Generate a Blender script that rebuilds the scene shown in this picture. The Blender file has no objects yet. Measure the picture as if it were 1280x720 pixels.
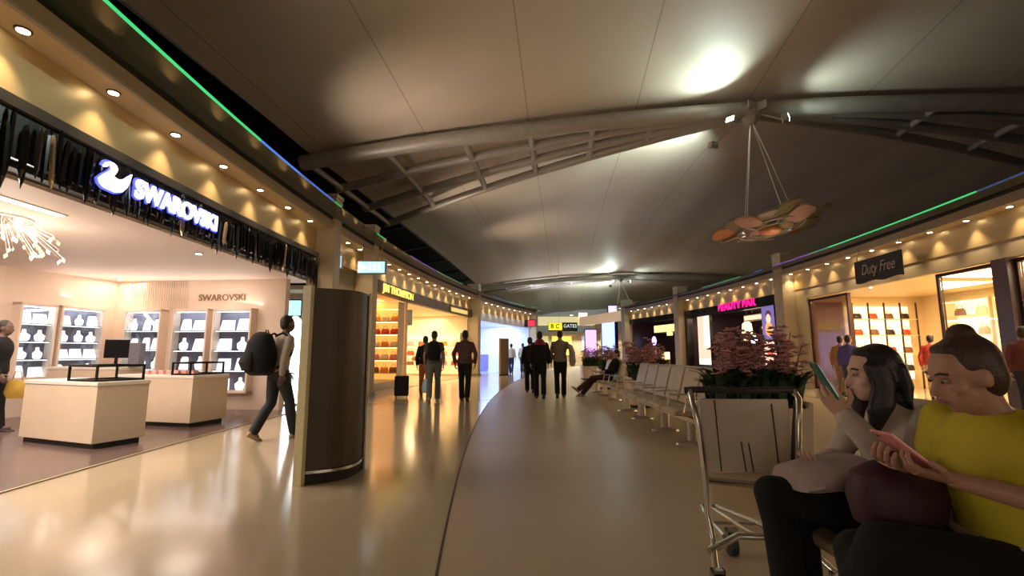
import bpy, bmesh, math, random
from mathutils import Vector, Matrix, Euler
random.seed(7)
SC = bpy.context.scene
COL = SC.collection
V = Vector
PI = math.pi

# ---------------------------------------------------------------- materials
MATS = {}
def mat(name, col, rough=0.6, metal=0.0, emit=None, es=0.0, noise=0.0, nscale=20, bump=0.0, bscale=60, trans=0.0, alpha=1.0, coat=0.0, spec=None, stretch=None, aniso=0):
    if name in MATS: return MATS[name]
    m = bpy.data.materials.new(name); m.use_nodes = True
    nt = m.node_tree; b = nt.nodes['Principled BSDF']
    b.inputs['Base Color'].default_value = (*col, 1)
    b.inputs['Roughness'].default_value = rough
    b.inputs['Metallic'].default_value = metal
    if spec is not None: b.inputs['Specular IOR Level'].default_value = spec
    if trans: b.inputs['Transmission Weight'].default_value = trans
    if alpha < 1: b.inputs['Alpha'].default_value = alpha
    if coat: b.inputs['Coat Weight'].default_value = coat
    if emit is not None:
        b.inputs['Emission Color'].default_value = (*emit, 1)
        b.inputs['Emission Strength'].default_value = es
    if noise or bump:
        tc = nt.nodes.new('ShaderNodeTexCoord')
        vec = tc.outputs['Object']
        if stretch:
            mp = nt.nodes.new('ShaderNodeMapping'); mp.inputs['Scale'].default_value = stretch
            nt.links.new(vec, mp.inputs['Vector']); vec = mp.outputs['Vector']
    if noise:
        n = nt.nodes.new('ShaderNodeTexNoise'); n.inputs['Scale'].default_value = nscale; n.inputs['Detail'].default_value = 4
        nt.links.new(vec, n.inputs['Vector'])
        r = nt.nodes.new('ShaderNodeValToRGB')
        r.color_ramp.elements[0].position = .3; r.color_ramp.elements[1].position = .7
        r.color_ramp.elements[0].color = (*[max(0, c*(1-noise)) for c in col], 1)
        r.color_ramp.elements[1].color = (*[min(1, c*(1+noise)) for c in col], 1)
        nt.links.new(n.outputs['Fac'], r.inputs['Fac']); nt.links.new(r.outputs['Color'], b.inputs['Base Color'])
    if bump:
        n2 = nt.nodes.new('ShaderNodeTexNoise'); n2.inputs['Scale'].default_value = bscale; n2.inputs['Detail'].default_value = 3
        nt.links.new(vec, n2.inputs['Vector'])
        bp = nt.nodes.new('ShaderNodeBump'); bp.inputs['Strength'].default_value = bump; bp.inputs['Distance'].default_value = .01
        nt.links.new(n2.outputs['Fac'], bp.inputs['Height']); nt.links.new(bp.outputs['Normal'], b.inputs['Normal'])
    MATS[name] = m
    return m

def em(name, col, s): return mat(name, tuple(min(.9, c) for c in col), .5, emit=col, es=s if s > 7 else s*.62, noise=.02)

def tile_mat(name, col, rough, size, seam_dark=.6, noise=.06, spec=.5, coat=0):
    m = bpy.data.materials.new(name); m.use_nodes = True; nt = m.node_tree; b = nt.nodes['Principled BSDF']
    tc = nt.nodes.new('ShaderNodeTexCoord')
    br = nt.nodes.new('ShaderNodeTexBrick'); br.offset = 0
    br.inputs['Scale'].default_value = 1; br.inputs['Mortar Size'].default_value = .004
    br.inputs['Brick Width'].default_value = size; br.inputs['Row Height'].default_value = size
    br.inputs['Color1'].default_value = (*col, 1); br.inputs['Color2'].default_value = (*[c*.96 for c in col], 1)
    br.inputs['Mortar'].default_value = (*[c*seam_dark for c in col], 1)
    nt.links.new(tc.outputs['Object'], br.inputs['Vector'])
    n = nt.nodes.new('ShaderNodeTexNoise'); n.inputs['Scale'].default_value = 1.6; n.inputs['Detail'].default_value = 5
    nt.links.new(tc.outputs['Object'], n.inputs['Vector'])
    mx = nt.nodes.new('ShaderNodeMix'); mx.data_type = 'RGBA'; mx.blend_type = 'MULTIPLY'
    mr = nt.nodes.new('ShaderNodeMapRange'); mr.inputs['To Min'].default_value = 1-noise; mr.inputs['To Max'].default_value = 1+noise
    nt.links.new(n.outputs['Fac'], mr.inputs['Value'])
    mx.inputs['Factor'].default_value = 1
    nt.links.new(br.outputs['Color'], mx.inputs['A']); nt.links.new(mr.outputs['Result'], mx.inputs['B'])
    nt.links.new(mx.outputs['Result'], b.inputs['Base Color'])
    mr2 = nt.nodes.new('ShaderNodeMapRange'); mr2.inputs['To Min'].default_value = rough*.85; mr2.inputs['To Max'].default_value = rough*1.2
    nt.links.new(n.outputs['Fac'], mr2.inputs['Value']); nt.links.new(mr2.outputs['Result'], b.inputs['Roughness'])
    b.inputs['Specular IOR Level'].default_value = spec
    b.inputs['Coat Weight'].default_value = coat; b.inputs['Coat Roughness'].default_value = .12
    # very faint unevenness of the polish
    n3 = nt.nodes.new('ShaderNodeTexNoise'); n3.inputs['Scale'].default_value = 5
    nt.links.new(tc.outputs['Object'], n3.inputs['Vector'])
    bp = nt.nodes.new('ShaderNodeBump'); bp.inputs['Strength'].default_value = .06; bp.inputs['Distance'].default_value = .01
    nt.links.new(n3.outputs['Fac'], bp.inputs['Height']); nt.links.new(bp.outputs['Normal'], b.inputs['Normal'])
    MATS[name] = m
    return m

# ---------------------------------------------------------------- mesh builder
class MB:
    def __init__(self): self.v = []; self.f = []
    def add(self, vs, fs):
        n = len(self.v); self.v += [tuple(x) for x in vs]; self.f += [tuple(i+n for i in f) for f in fs]; return self
    def box(self, x0, x1, y0, y1, z0, z1):
        vs = [(x, y, z) for z in (z0, z1) for y in (y0, y1) for x in (x0, x1)]
        return self.add(vs, [(0,2,3,1),(4,5,7,6),(0,1,5,4),(2,6,7,3),(0,4,6,2),(1,3,7,5)])
    def obox(self, c, ax, ay, az, hx, hy, hz):
        c = V(c); ax = V(ax).normalized(); ay = V(ay).normalized(); az = V(az).normalized()
        vs = [c+ax*(hx*a)+ay*(hy*b)+az*(hz*d) for d in (-1,1) for b in (-1,1) for a in (-1,1)]
        return self.add(vs, [(0,2,3,1),(4,5,7,6),(0,1,5,4),(2,6,7,3),(0,4,6,2),(1,3,7,5)])
    def loft(self, secs, n=20, cap=True):
        # secs: (centre, right vector with length, forward vector with length)
        vs = []; fs = []
        for c, r, f in secs:
            c = V(c)
            for i in range(n):
                a = 2*PI*i/n
                vs.append(c + V(r)*math.cos(a) + V(f)*math.sin(a))
        for k in range(len(secs)-1):
            for i in range(n):
                j = (i+1) % n
                fs.append((k*n+i, k*n+j, (k+1)*n+j, (k+1)*n+i))
        if cap:
            fs.append(tuple(range(n-1, -1, -1)))
            fs.append(tuple((len(secs)-1)*n+i for i in range(n)))
        return self.add(vs, fs)
    def cap(self, p0, p1, r0, r1, n=12, flat=1.0, flatdir=None):
        p0 = V(p0); p1 = V(p1); d = p1-p0; L = d.length
        if L < 1e-6: d = V((0,0,1)); L = 1e-6
        d.normalize()
        if flatdir is None:
            h = V((0,0,1)) if abs(d.z) < .9 else V((1,0,0))
        else: h = V(flatdir)
        r = d.cross(h).normalized(); f = r.cross(d).normalized()
        secs = []
        for k in range(4):
            a = PI/2*(k+.35)/4.0
            secs.append((p0-d*r0*math.cos(a), r*r0*math.sin(a), f*r0*math.sin(a)*flat))
        secs.append((p0, r*r0, f*r0*flat)); secs.append((p1, r*r1, f*r1*flat))
        for k in range(3, -1, -1):
            a = PI/2*(k+.35)/4.0
            secs.append((p1+d*r1*math.cos(a), r*r1*math.sin(a), f*r1*math.sin(a)*flat))
        return self.loft(secs, n)
    def ell(self, c, rx, ry, rz, X=(1,0,0), Y=(0,1,0), Z=(0,0,1), n=16, m=10):
        c = V(c); X = V(X).normalized(); Y = V(Y).normalized(); Z = V(Z).normalized()
        secs = []
        for k in range(m+1):
            a = -PI/2 + PI*(k+.12)/(m+.24)
            secs.append((c+Z*rz*math.sin(a), X*rx*math.cos(a), Y*ry*math.cos(a)))
        return self.loft(secs, n)
    def cyl(self, p0, p1, r0, r1=None, n=16):
        r1 = r0 if r1 is None else r1
        p0 = V(p0); p1 = V(p1); d = (p1-p0).normalized()
        h = V((0,0,1)) if abs(d.z) < .9 else V((1,0,0))
        r = d.cross(h).normalized(); f = r.cross(d).normalized()
        return self.loft([(p0, r*r0, f*r0), (p1, r*r1, f*r1)], n)
    def tube(self, pts, r, n=10):
        pts = [V(p) for p in pts]; secs = []
        prev = None
        for i, p in enumerate(pts):
            d = (pts[min(i+1, len(pts)-1)]-pts[max(i-1, 0)]).normalized()
            if prev is None:
                h = V((0,0,1)) if abs(d.z) < .9 else V((1,0,0)); rr = d.cross(h).normalized()
            else: rr = (prev - d*prev.dot(d)).normalized()
            prev = rr; ff = rr.cross(d).normalized()
            rad = r[i] if isinstance(r, (list, tuple)) else r
            secs.append((p, rr*rad, ff*rad))
        return self.loft(secs, n)
    def prism(self, poly, origin, ax, ay, az, depth):
        # poly (u,v) in the plane ax, ay at origin, extruded along az
        o = V(origin); ax = V(ax); ay = V(ay); az = V(az).normalized(); n = len(poly)
        vs = [o+ax*u+ay*v for u, v in poly] + [o+ax*u+ay*v+az*depth for u, v in poly]
        fs = [tuple(range(n-1, -1, -1)), tuple(range(n, 2*n))] + [(i, (i+1) % n, n+(i+1) % n, n+i) for i in range(n)]
        return self.add(vs, fs)
    def sweep(self, P, s0, s1, prof, step=.6):
        # prof: closed list of (offset, z) swept along the arc P(s, off, z)
        k = max(1, int(abs(s1-s0)/step)); n = len(prof); vs = []; fs = []
        for i in range(k+1):
            s = s0+(s1-s0)*i/k
            vs += [P(s, o, z) for o, z in prof]
        for i in range(k):
            for j in range(n):
                q = (j+1) % n
                fs.append((i*n+j, i*n+q, (i+1)*n+q, (i+1)*n+j))
        fs.append(tuple(range(n-1, -1, -1))); fs.append(tuple(k*n+j for j in range(n)))
        return self.add(vs, fs)
    def abox(self, P, s0, s1, o0, o1, z0, z1): return self.sweep(P, s0, s1, [(o0,z0),(o1,z0),(o1,z1),(o0,z1)])
    def mesh(self, name):
        me = bpy.data.meshes.new(name); me.from_pydata(self.v, [], self.f)
        bm = bmesh.new(); bm.from_mesh(me); bmesh.ops.recalc_face_normals(bm, faces=bm.faces); bm.to_mesh(me); bm.free()
        return me
    def build(self, name, m, parent=None, smooth=False, bevel=0, seg=2):
        me = self.mesh(name); o = bpy.data.objects.new(name, me); COL.objects.link(o)
        me.materials.append(m)
        if parent is not None: o.parent = parent
        if smooth:
            for p in me.polygons: p.use_smooth = True
            try: me.set_sharp_from_angle(angle=R(40))
            except Exception: pass
        if bevel:
            b = o.modifiers.new('bevel', 'BEVEL'); b.width = bevel; b.segments = seg; b.limit_method = 'ANGLE'
        return o
def R(d): return d*PI/180

def tag(o, label=None, cat=None, group=None, kind=None):
    if label: o['label'] = label
    if cat: o['category'] = cat
    if group: o['group'] = group
    if kind: o['kind'] = kind
    return o
def empty(name, loc=(0,0,0), rz=0, label=None, cat=None, group=None):
    o = bpy.data.objects.new(name, None); COL.objects.link(o); o.location = loc; o.rotation_euler = (0,0,rz)
    o.empty_display_size = .1
    return tag(o, label, cat, group)
def S(o): o['kind'] = 'structure'; return o
def kids(o): return [c for c in list(bpy.data.objects) if c.parent == o]
def copy_tree(o, parent=None):
    c = o.copy(); COL.objects.link(c); c.parent = parent
    for ch in list(o.children): copy_tree(ch, c)
    return c
def remesh(mb, vox, it=3, extra=None):
    me = mb.mesh('tmp'); o = bpy.data.objects.new('tmp', me); COL.objects.link(o)
    r = o.modifiers.new('r', 'REMESH'); r.mode = 'VOXEL'; r.voxel_size = vox
    s = o.modifiers.new('s', 'SMOOTH'); s.factor = .5; s.iterations = it
    dg = bpy.context.evaluated_depsgraph_get(); ev = o.evaluated_get(dg)
    m2 = bpy.data.meshes.new_from_object(ev)
    bpy.data.objects.remove(o); bpy.data.meshes.remove(me)
    out = MB(); out.v = [tuple(v.co) for v in m2.vertices]; out.f = [tuple(p.vertices) for p in m2.polygons]
    bpy.data.meshes.remove(m2)
    if extra: out.add(extra.v, extra.f)
    return out
def text_mb(body, size, extrude=.01, shear=0, offset=0, width=None, spacing=1.0):
    cu = bpy.data.curves.new('t', 'FONT'); cu.body = body; cu.size = size; cu.extrude = extrude; cu.shear = shear
    cu.align_x = 'CENTER'; cu.align_y = 'CENTER'; cu.offset = offset; cu.space_character = spacing
    o = bpy.data.objects.new('t', cu); COL.objects.link(o)
    dg = bpy.context.evaluated_depsgraph_get(); m2 = bpy.data.meshes.new_from_object(o.evaluated_get(dg))
    vs = [tuple(v.co) for v in m2.vertices]; fs = [tuple(p.vertices) for p in m2.polygons]
    bpy.data.objects.remove(o); bpy.data.meshes.remove(m2)
    if width:
        w = max(v[0] for v in vs)-min(v[0] for v in vs); k = width/w
        vs = [(v[0]*k, v[1], v[2]) for v in vs]
    return vs, fs
def place_text(body, size, c, ax, az, m, name, parent=None, **kw):
    vs, fs = text_mb(body, size, **kw); c = V(c); ax = V(ax).normalized(); up = V((0,0,1)); nn = V(az).normalized()
    mb = MB(); mb.add([c+ax*x+up*y+nn*z for x, y, z in vs], fs)
    return mb.build(name, m, parent)

# ---------------------------------------------------------------- plan of the concourse
def LP(s, off=0, z=0):      # left shop line, off > 0 goes away from the concourse
    a = s/69.0; r = 69+off
    return V((64.7-r*math.cos(a), 7.4+r*math.sin(a), z))
def RP(s, off=0, z=0):      # right shop line
    a = s/68.0; r = 68+off
    return V((-58.1+r*math.cos(a), 16.5+r*math.sin(a), z))
def tang(P, s): return (P(s+.01)-P(s-.01)).normalized()
def outn(P, s): return (P(s, 1)-P(s, 0)).normalized()
def spot(name, loc, direction, power, col, angle, blend=.5, r=.05):
    l = bpy.data.lights.new(name, 'SPOT'); l.energy = power; l.color = col; l.spot_size = R(angle); l.spot_blend = blend; l.shadow_soft_size = r
    o = bpy.data.objects.new(name, l); COL.objects.link(o); o.location = loc
    o.rotation_euler = V(direction).to_track_quat('-Z', 'Y').to_euler(); return o
def area(name, loc, direction, power, col, sx, sy, rz=0):
    l = bpy.data.lights.new(name, 'AREA'); l.energy = power; l.color = col; l.shape = 'RECTANGLE'; l.size = sx; l.size_y = sy
    o = bpy.data.objects.new(name, l); COL.objects.link(o); o.location = loc
    q = V(direction).to_track_quat('-Z', 'Y'); o.rotation_euler = q.to_euler()
    if rz: o.rotation_euler = (Matrix.Rotation(rz, 4, 'Z') @ q.to_matrix().to_4x4()).to_euler()
    return o
def point(name, loc, power, col, r=.05):
    l = bpy.data.lights.new(name, 'POINT'); l.energy = power; l.color = col; l.shadow_soft_size = r
    o = bpy.data.objects.new(name, l); COL.objects.link(o); o.location = loc; return o

WARM = (1, .74, .42)
# ---------------------------------------------------------------- world, camera
w = bpy.data.worlds.new('night'); SC.world = w; w.use_nodes = True
w.node_tree.nodes['Background'].inputs[0].default_value = (.9, .72, .55, 1)
w.node_tree.nodes['Background'].inputs[1].default_value = .01
cd = bpy.data.cameras.new('camera'); cam = bpy.data.objects.new('camera', cd); COL.objects.link(cam)
cd.sensor_width = 36; cd.lens = 36*600/1280; cd.clip_start = .05; cd.clip_end = 400
cam.location = (0, 0, 1.22); cam.rotation_euler = (PI/2+math.atan(80/600), 0, 0)
SC.camera = cam
SC.view_settings.view_transform = 'Standard'; SC.view_settings.look = 'None'
SC.view_settings.exposure = 0.75; SC.view_settings.gamma = 1; SC.view_settings.use_curve_mapping = False

# ---------------------------------------------------------------- materials list
M_tile = tile_mat('polished_floor', (.52, .425, .305), .135, 1.2, .88, .05, .6)
M_mat = tile_mat('satin_floor', (.50, .40, .28), .36, 1.2, .96, .05, .35)
M_shopfloor = tile_mat('shop_floor', (.15, .10, .095), .22, .9, .85, .08, .5)
M_gold = mat('champagne_panel', (.62, .46, .24), .42, .5, noise=.06, nscale=1.5)
M_beige = mat('beige_paint', (.50, .41, .28), .5, noise=.05, nscale=3)
M_soffit = mat('soffit_paint', (.62, .48, .30), .45, noise=.05, nscale=3)
M_cornice = mat('cornice_face', (.42, .34, .24), .45, noise=.06, nscale=2)
M_black = mat('black_gloss', (.012, .012, .013), .18, noise=.1)
M_blackm = mat('black_matt', (.015, .014, .014), .6, noise=.1)
M_dkglass = mat('dark_canopy_glass', (.035, .045, .03), .1, noise=.15, nscale=1.2)
M_night = mat('night_glazing', (.004, .004, .005), .22, noise=.1, nscale=.3, spec=.2)
M_chrome = mat('brushed_steel', (.62, .60, .56), .25, 1.0, noise=.05)
M_steel = mat('painted_steel', (.38, .35, .31), .45, .2, noise=.06, nscale=4)
M_white = mat('white_laminate', (.80, .74, .66), .35, noise=.03)
M_cream = mat('cream_laminate', (.72, .58, .44), .4, noise=.05, nscale=2)
M_bezel = mat('lamp_bezel', (.12, .08, .05), .4, .6, noise=.1)
M_lamp = em('lamp_glow', (1, .87, .62), 14)
M_glass = mat('clear_glass', (.9, .95, .93), .02, trans=1.0, noise=.01)
M_greylight = mat('grey_panel', (.22, .22, .20), .5, noise=.06, nscale=3)

# ---------------------------------------------------------------- floors
mb = MB(); mb.box(-24, 34, -10, 110, -.2, 0); S(mb.build('floor', M_tile))
# satin walkway inside the curved seam
def seam(y): return -.62+(y-8.8)**2/175.0
ys = [-4+i*.8 for i in range(62)]
vs = []; fs = []
def rgt(y): return 7.4+.09*max(0, y-5)*(1 if y < 20 else 1)
for y in ys:
    vs += [(seam(y), y, .004), (max(seam(y)+1, min(rgt(y), 8.6)), y, .004)]
for i in range(len(ys)-1): fs.append((2*i, 2*i+1, 2*i+3, 2*i+2))
mb = MB(); mb.add(vs, fs); S(mb.build('floor', M_mat))
vs = []; fs = []
for y in ys: vs += [(seam(y)-.009, y, .006), (seam(y)+.009, y, .006)]
for i in range(len(ys)-1): fs.append((2*i, 2*i+1, 2*i+3, 2*i+2))
mb = MB(); mb.add(vs, fs); S(mb.build('trim_1', mat('seam_strip', (.05, .03, .02), .5, noise=.1)))

# ---------------------------------------------------------------- vault roof, built in its own axes
AXD = V((.103, .9947, 0)).normalized(); AXA = V((AXD.y, -AXD.x, 0)); AXO = V((6.2, 0, 0))
def VP(s, t, z): return AXO+AXA*s+AXD*t+V((0,0,z))
def zr(s): return 9.1-.0042*(s-1.5)**2
HT = [-20.3, 14.7, 49.7, 84.7]
def zmem(s, t):
    u = ((t-14.7) % 35)/35.0
    bul = .9*math.sin(PI*u)**.8
    # cloth tents up slightly to the hub and sags in pleats between its seams
    return zr(s)+.25+bul*(1-(s/17.0)**2)*.9+.05*math.cos(2*PI*s/3.6)*math.sin(PI*u) - .20*max(0, t-50.5)
m = bpy.data.materials.new('membrane'); m.use_nodes = True; nt = m.node_tree; b = nt.nodes['Principled BSDF']
b.inputs['Roughness'].default_value = .62
tc = nt.nodes.new('ShaderNodeTexCoord'); sx = nt.nodes.new('ShaderNodeSeparateXYZ'); nt.links.new(tc.outputs['Object'], sx.inputs[0])
mo = nt.nodes.new('ShaderNodeMath'); mo.operation = 'PINGPONG'; mo.inputs[1].default_value = 1.8; nt.links.new(sx.outputs['X'], mo.inputs[0])
lt = nt.nodes.new('ShaderNodeMath'); lt.operation = 'LESS_THAN'; lt.inputs[1].default_value = .022; nt.links.new(mo.outputs[0], lt.inputs[0])
mx = nt.nodes.new('ShaderNodeMix'); mx.data_type = 'RGBA'
nz = nt.nodes.new('ShaderNodeTexNoise'); nz.inputs['Scale'].default_value = .5; nt.links.new(tc.outputs['Object'], nz.inputs['Vector'])
rp = nt.nodes.new('ShaderNodeValToRGB'); rp.color_ramp.elements[0].color = (.50, .42, .34, 1); rp.color_ramp.elements[1].color = (.58, .50, .41, 1)
nt.links.new(nz.outputs['Fac'], rp.inputs['Fac']); nt.links.new(rp.outputs['Color'], mx.inputs['A'])
mx.inputs['B'].default_value = (.36, .30, .24, 1); nt.links.new(lt.outputs[0], mx.inputs['Factor']); nt.links.new(mx.outputs['Result'], b.inputs['Base Color'])
M_mem = m
vs = []; fs = []; ns = 60; tt = [-20+i*1.0 for i in range(87)]
for t in tt:
    for i in range(ns+1):
        s = -15+30.0*i/ns; vs.append((s, t, zmem(s, t)))
for k in range(len(tt)-1):
    for i in range(ns): fs.append((k*(ns+1)+i, k*(ns+1)+i+1, (k+1)*(ns+1)+i+1, (k+1)*(ns+1)+i))
mb = MB(); mb.add(vs, fs); o = mb.build('ceiling', M_mem, smooth=True); S(o)
o.location = AXO; o.rotation_euler = (0, 0, -math.atan2(AXD.x, AXD.y))
# night glazing on both flanks
for sg, nm in ((-1, 'window_1'), (1, 'window_2')):
    prof = [(15, 8.6), (17, 7.9), (19.5, 6.6), (21.5, 4.9), (22.5, 3), (22.7, 0)]
    vs = []; fs = []; T = [-20+i*5 for i in range(23)]
    for t in T:
        for a, z in prof: vs.append(VP(sg*a, t, z if a > 15 else zr(sg*15)+.3))
    n = len(prof)
    for k in range(len(T)-1):
        for i in range(n-1): fs.append((k*n+i, k*n+i+1, (k+1)*n+i+1, (k+1)*n+i))
    mb = MB(); mb.add(vs, fs); w_ = S(mb.build(nm, M_night))
    mb = MB()
    for t in T:
        for i in range(n-1):
            a0, z0 = prof[i]; a1, z1 = prof[i+1]
            if i == 0: z0 = zr(sg*15)+.3
            mb.cyl(VP(sg*(a0-.1), t, z0-.05), VP(sg*(a1-.1), t, z1-.05), .05, n=6)
    mb.build('window_frame', mat('mullion', (.03, .028, .026), .5, noise=.1), w_)
mb = MB(); mb.add([VP(-23, 66, 0), VP(23, 66, 0), VP(23, 66, 11), VP(-23, 66, 11)], [(0, 1, 2, 3)])
S(mb.build('wall_end', mat('end_wall', (.34, .30, .29), .7, noise=.1, nscale=.5)))

# trusses: a fan of chords converging on the hub, tied by rungs
def truss(t0, label, detail=True):
    root = empty('roof_truss', VP(0, t0, 0), 0, label, 'roof truss')
    O = root.location
    def P(s, dt, dz=0): return VP(s, t0+dt, zr(s)+dz)-O
    for sg in (-1, 1):
        Ls = 15.2 if sg < 0 else 13.5
        W = 8.2 if sg < 0 else 5.2
        for c in range(4):
            fr = c/3.0; pts = []
            for i in range(15):
                u = i/14.0; s = sg*Ls*u; dt = W*fr*(u**1.05)
                pts.append(P(s, dt, -.12-.16*(1-u)*fr))
            MB().tube(pts, (.27 if c == 0 else .17), 12).build('chord', M_steel, root, smooth=True)
        for k, u in enumerate(([.20, .33, .47, .62, .80, .985] if sg < 0 else [.2, .42, .66, .9])):
            s = sg*Ls*u; dt = W*(u**1.05)
            MB().cyl(P(s, 0, -.16), P(s, dt+.1, -.16-.12*(1-u)), .12, n=10).build('rung', M_steel, root, smooth=True)
    hb = MB()
    hb.cyl(P(0, 0, -.42), P(0, 0, .1), .30, .22, 16); hb.cyl(P(0, 0, -.62), P(0, 0, -.4), .12, .3, 12)
    for a in range(6): hb.obox(P(.3*math.cos(a*PI/3), .3*math.sin(a*PI/3), -.15), (math.cos(a*PI/3), math.sin(a*PI/3), 0), (-math.sin(a*PI/3), math.cos(a*PI/3), 0), (0,0,1), .28, .03, .13)
    hb.build('hub', M_steel, root, bevel=.01)
    return root
truss(14.7, 'nearer grey steel fan truss arching right across the ceiling above the ring lamp')
truss(49.7, 'farther grey steel fan truss at the end of the concourse ceiling')

# floodlights at the hubs
for t0, k in ((14.7, 1.0), (49.7, 1.5)):
    hubz = zr(0)
    for (ds, dt, tgt, pw, ang) in ((-.8, -.5, (-1.6, -1.7, 1.0), 330, 125), (-1.0, .7, (-1.9, 4.6, 1.05), 260, 95), (.8, -.5, (3.0, -1.2, .8), 150, 120)):
        p = VP(ds, t0+dt, hubz-(.95 if pw == 260 else .7))
        f = empty('floodlight', p, 0, ('small teal-white floodlight on the %s truss hub, aimed at the ceiling %s' % ('near' if t0 < 20 else 'far', {330: 'towards the camera', 260: 'beyond the truss', 150: 'over the right side'}[pw])), 'floodlight')
        d = (AXA*tgt[0]+AXD*tgt[1]+V((0,0,tgt[2]))).normalized(); sd = d.cross(V((0,0,1))).normalized(); up = sd.cross(d)
        MB().obox((0,0,0), sd, d, up, .14, .09, .11).build('housing', M_steel, f, bevel=.01)
        MB().obox(d*.098, sd, d, up, .115, .006, .085).build('lens', em('flood_lens', (.8, 1, .92), 12), f)
        MB().cyl(-d*.08, VP(ds*.25, t0+dt*.25, hubz-.32)-p, .022, n=8).build('bracket', M_steel, f)
        spot('flood_beam', p+d*.13, d, {330: 420, 260: 2300, 150: 130}[pw]*k, (.80, 1, .90), ang, .9, .12)
# unseen warm uplights added on the shop roofs to brighten the membrane
UP = [(LP, -4.0, 'first'), (LP, 5.0, 'second'), (LP, 14.0, 'third'), (LP, 23.0, 'fourth')]
for P, s, nm in UP:
    p = P(s, 1.6, 4.3); f = empty('fill_uplight', p, 0, 'added warm fill uplight, unseen on the shop roofs, %s along the concourse' % nm, 'floodlight')
    sg = 1 if P is LP else -1
    d = (-outn(P, s)*.72+V((0, .45, .78))).normalized(); sd = d.cross(V((0,0,1))).normalized(); up = sd.cross(d)
    MB().obox((0,0,.3), sd, d, up, .2, .1, .15).build('housing', M_steel, f, bevel=.01); MB().obox(V((0,0,.3))+d*.11, sd, d, up, .18, .006, .13).build('lens', em('fill_uplight_lens', (1, .85, .65), 8), f); MB().cyl((0,0,0), (0,0,.2), .03, n=8).build('bracket', M_steel, f)
    spot('fill_uplight_beam', p+V((0,0,.3))+d*.14, d, (330 if s < 0 else 480), (1, .80, .62), 92, 1.0, .15)
for x, e_, nm in ((2.5, 520, 'left'), (6.5, 520, 'middle'), (12, 420, 'right')):  # unseen uplights added above the pavilion to light the far ceiling
    p = V((x, 52.6, 5.0)); f = empty('fill_uplight', p, 0, 'added cool fill uplight on top of the far pavilion, %s one' % nm, 'floodlight')
    MB().box(-.2, .2, -.15, .15, 0, .2).build('housing', M_steel, f, bevel=.01); MB().box(-.18, .18, -.13, .13, .2, .21).build('lens', em('fill_uplight_lens', (1, .85, .65), 8), f)
    MB().box(-.06, .06, -.06, .06, -2.0, 0).build('post', M_steel, f)
    spot('fill_uplight_beam', p+V((0,0,.25)), V((0, -.35, 1)), e_, (.86, .9, 1), 150, 1.0, .2)
# ---------------------------------------------------------------- shop fronts
lampn = [0]
bz = MB().cyl((0,0,-.012), (0,0,.004), .062, .062, 20).mesh('bezel')
gl = MB().cyl((0,0,-.016), (0,0,-.011), .046, .046, 20).mesh('diffuser')
bz.materials.append(M_bezel); gl.materials.append(M_lamp)
lamp0 = None
def downlight(p, label, group, power, ang=62, cat='downlight'):
    global lamp0
    if lamp0 is None:
        r = empty('downlight', p)
        a = bpy.data.objects.new('bezel', bz); b2 = bpy.data.objects.new('diffuser', gl)
        for q in (a, b2): COL.objects.link(q); q.parent = r
        lamp0 = r
    else:
        r = lamp0.copy(); COL.objects.link(r); r.location = p
        for ch in list(lamp0.children):
            c = ch.copy(); COL.objects.link(c); c.parent = r
    for kk in ('group', 'label', 'category'):
        if kk in r: del r[kk]
    tag(r, label, cat, group)
    if power: spot('downlight_beam', V(p)-V((0,0,.03)), (0,0,-1), power, WARM, ang, 1.0, .03)
    return r
LA = [-5.6, -4.6, -3.6, -2.6, -1.6, -.55, .5, 1.5, 2.45]
LB = [4.5, 5.3]
LC = [7.55+.96*k for k in range(11)]
LD = [18.8+1.03*k for k in range(10)]
RA = [-7.67+i for i in range(-3, 9)]
RB = [1.6+1.04*k for k in range(8)]
RC = [10.35+.93*k for k in range(7)]
for P, arr, lab in ((LP, LA, 'round warm downlight in the cornice above the crystal shop'), (LP, LB, 'round warm downlight in the cornice above the service door recess'),
                    (LP, LC, 'round warm downlight in the cornice above the yellow-lettered shop'), (LP, LD, 'round warm downlight in the cornice above the blue-lit shop'),
                    (RP, RA, 'round warm downlight in the cornice above the handbag shop'), (RP, RB, 'round warm downlight in the cornice above the magenta-lettered shop'),
                    (RP, RC, 'round warm downlight in the cornice above the dark far-right bottle shop')):
    for s in arr: downlight(P(s, 0, 3.968), lab, lab.replace('round warm downlight', 'downlights'), 42, 84)

tn = [2]
def trim(mb, m, **kw):
    o = mb.build('trim_%d' % tn[0], m, **kw); tn[0] += 1; return S(o)
for P, s0, s1, nm in ((LP, -12, 28.7, 'left'), (RP, -16, 16.9, 'right')):
    S(MB().abox(P, s0, s1, .16, .30, 3.4, 4.1).build('wall_'+nm, M_gold))
    trim(MB().abox(P, s0, s1, -.155, .158, 3.972, 4.1), M_soffit)
    trim(MB().abox(P, s0, s1, -.20, -.157, 3.965, 4.15), M_cornice)
    trim(MB().abox(P, s0, s1, -.19, .6, 4.102, 4.15), M_cornice)
    trim(MB().abox(P, s0, s1, -.70, -.19, 4.20, 4.225), M_dkglass)          # glass canopy
    trim(MB().abox(P, s0, s1, -.19, 4.0, 4.152, 4.3), M_blackm)           # roof slab
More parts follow.
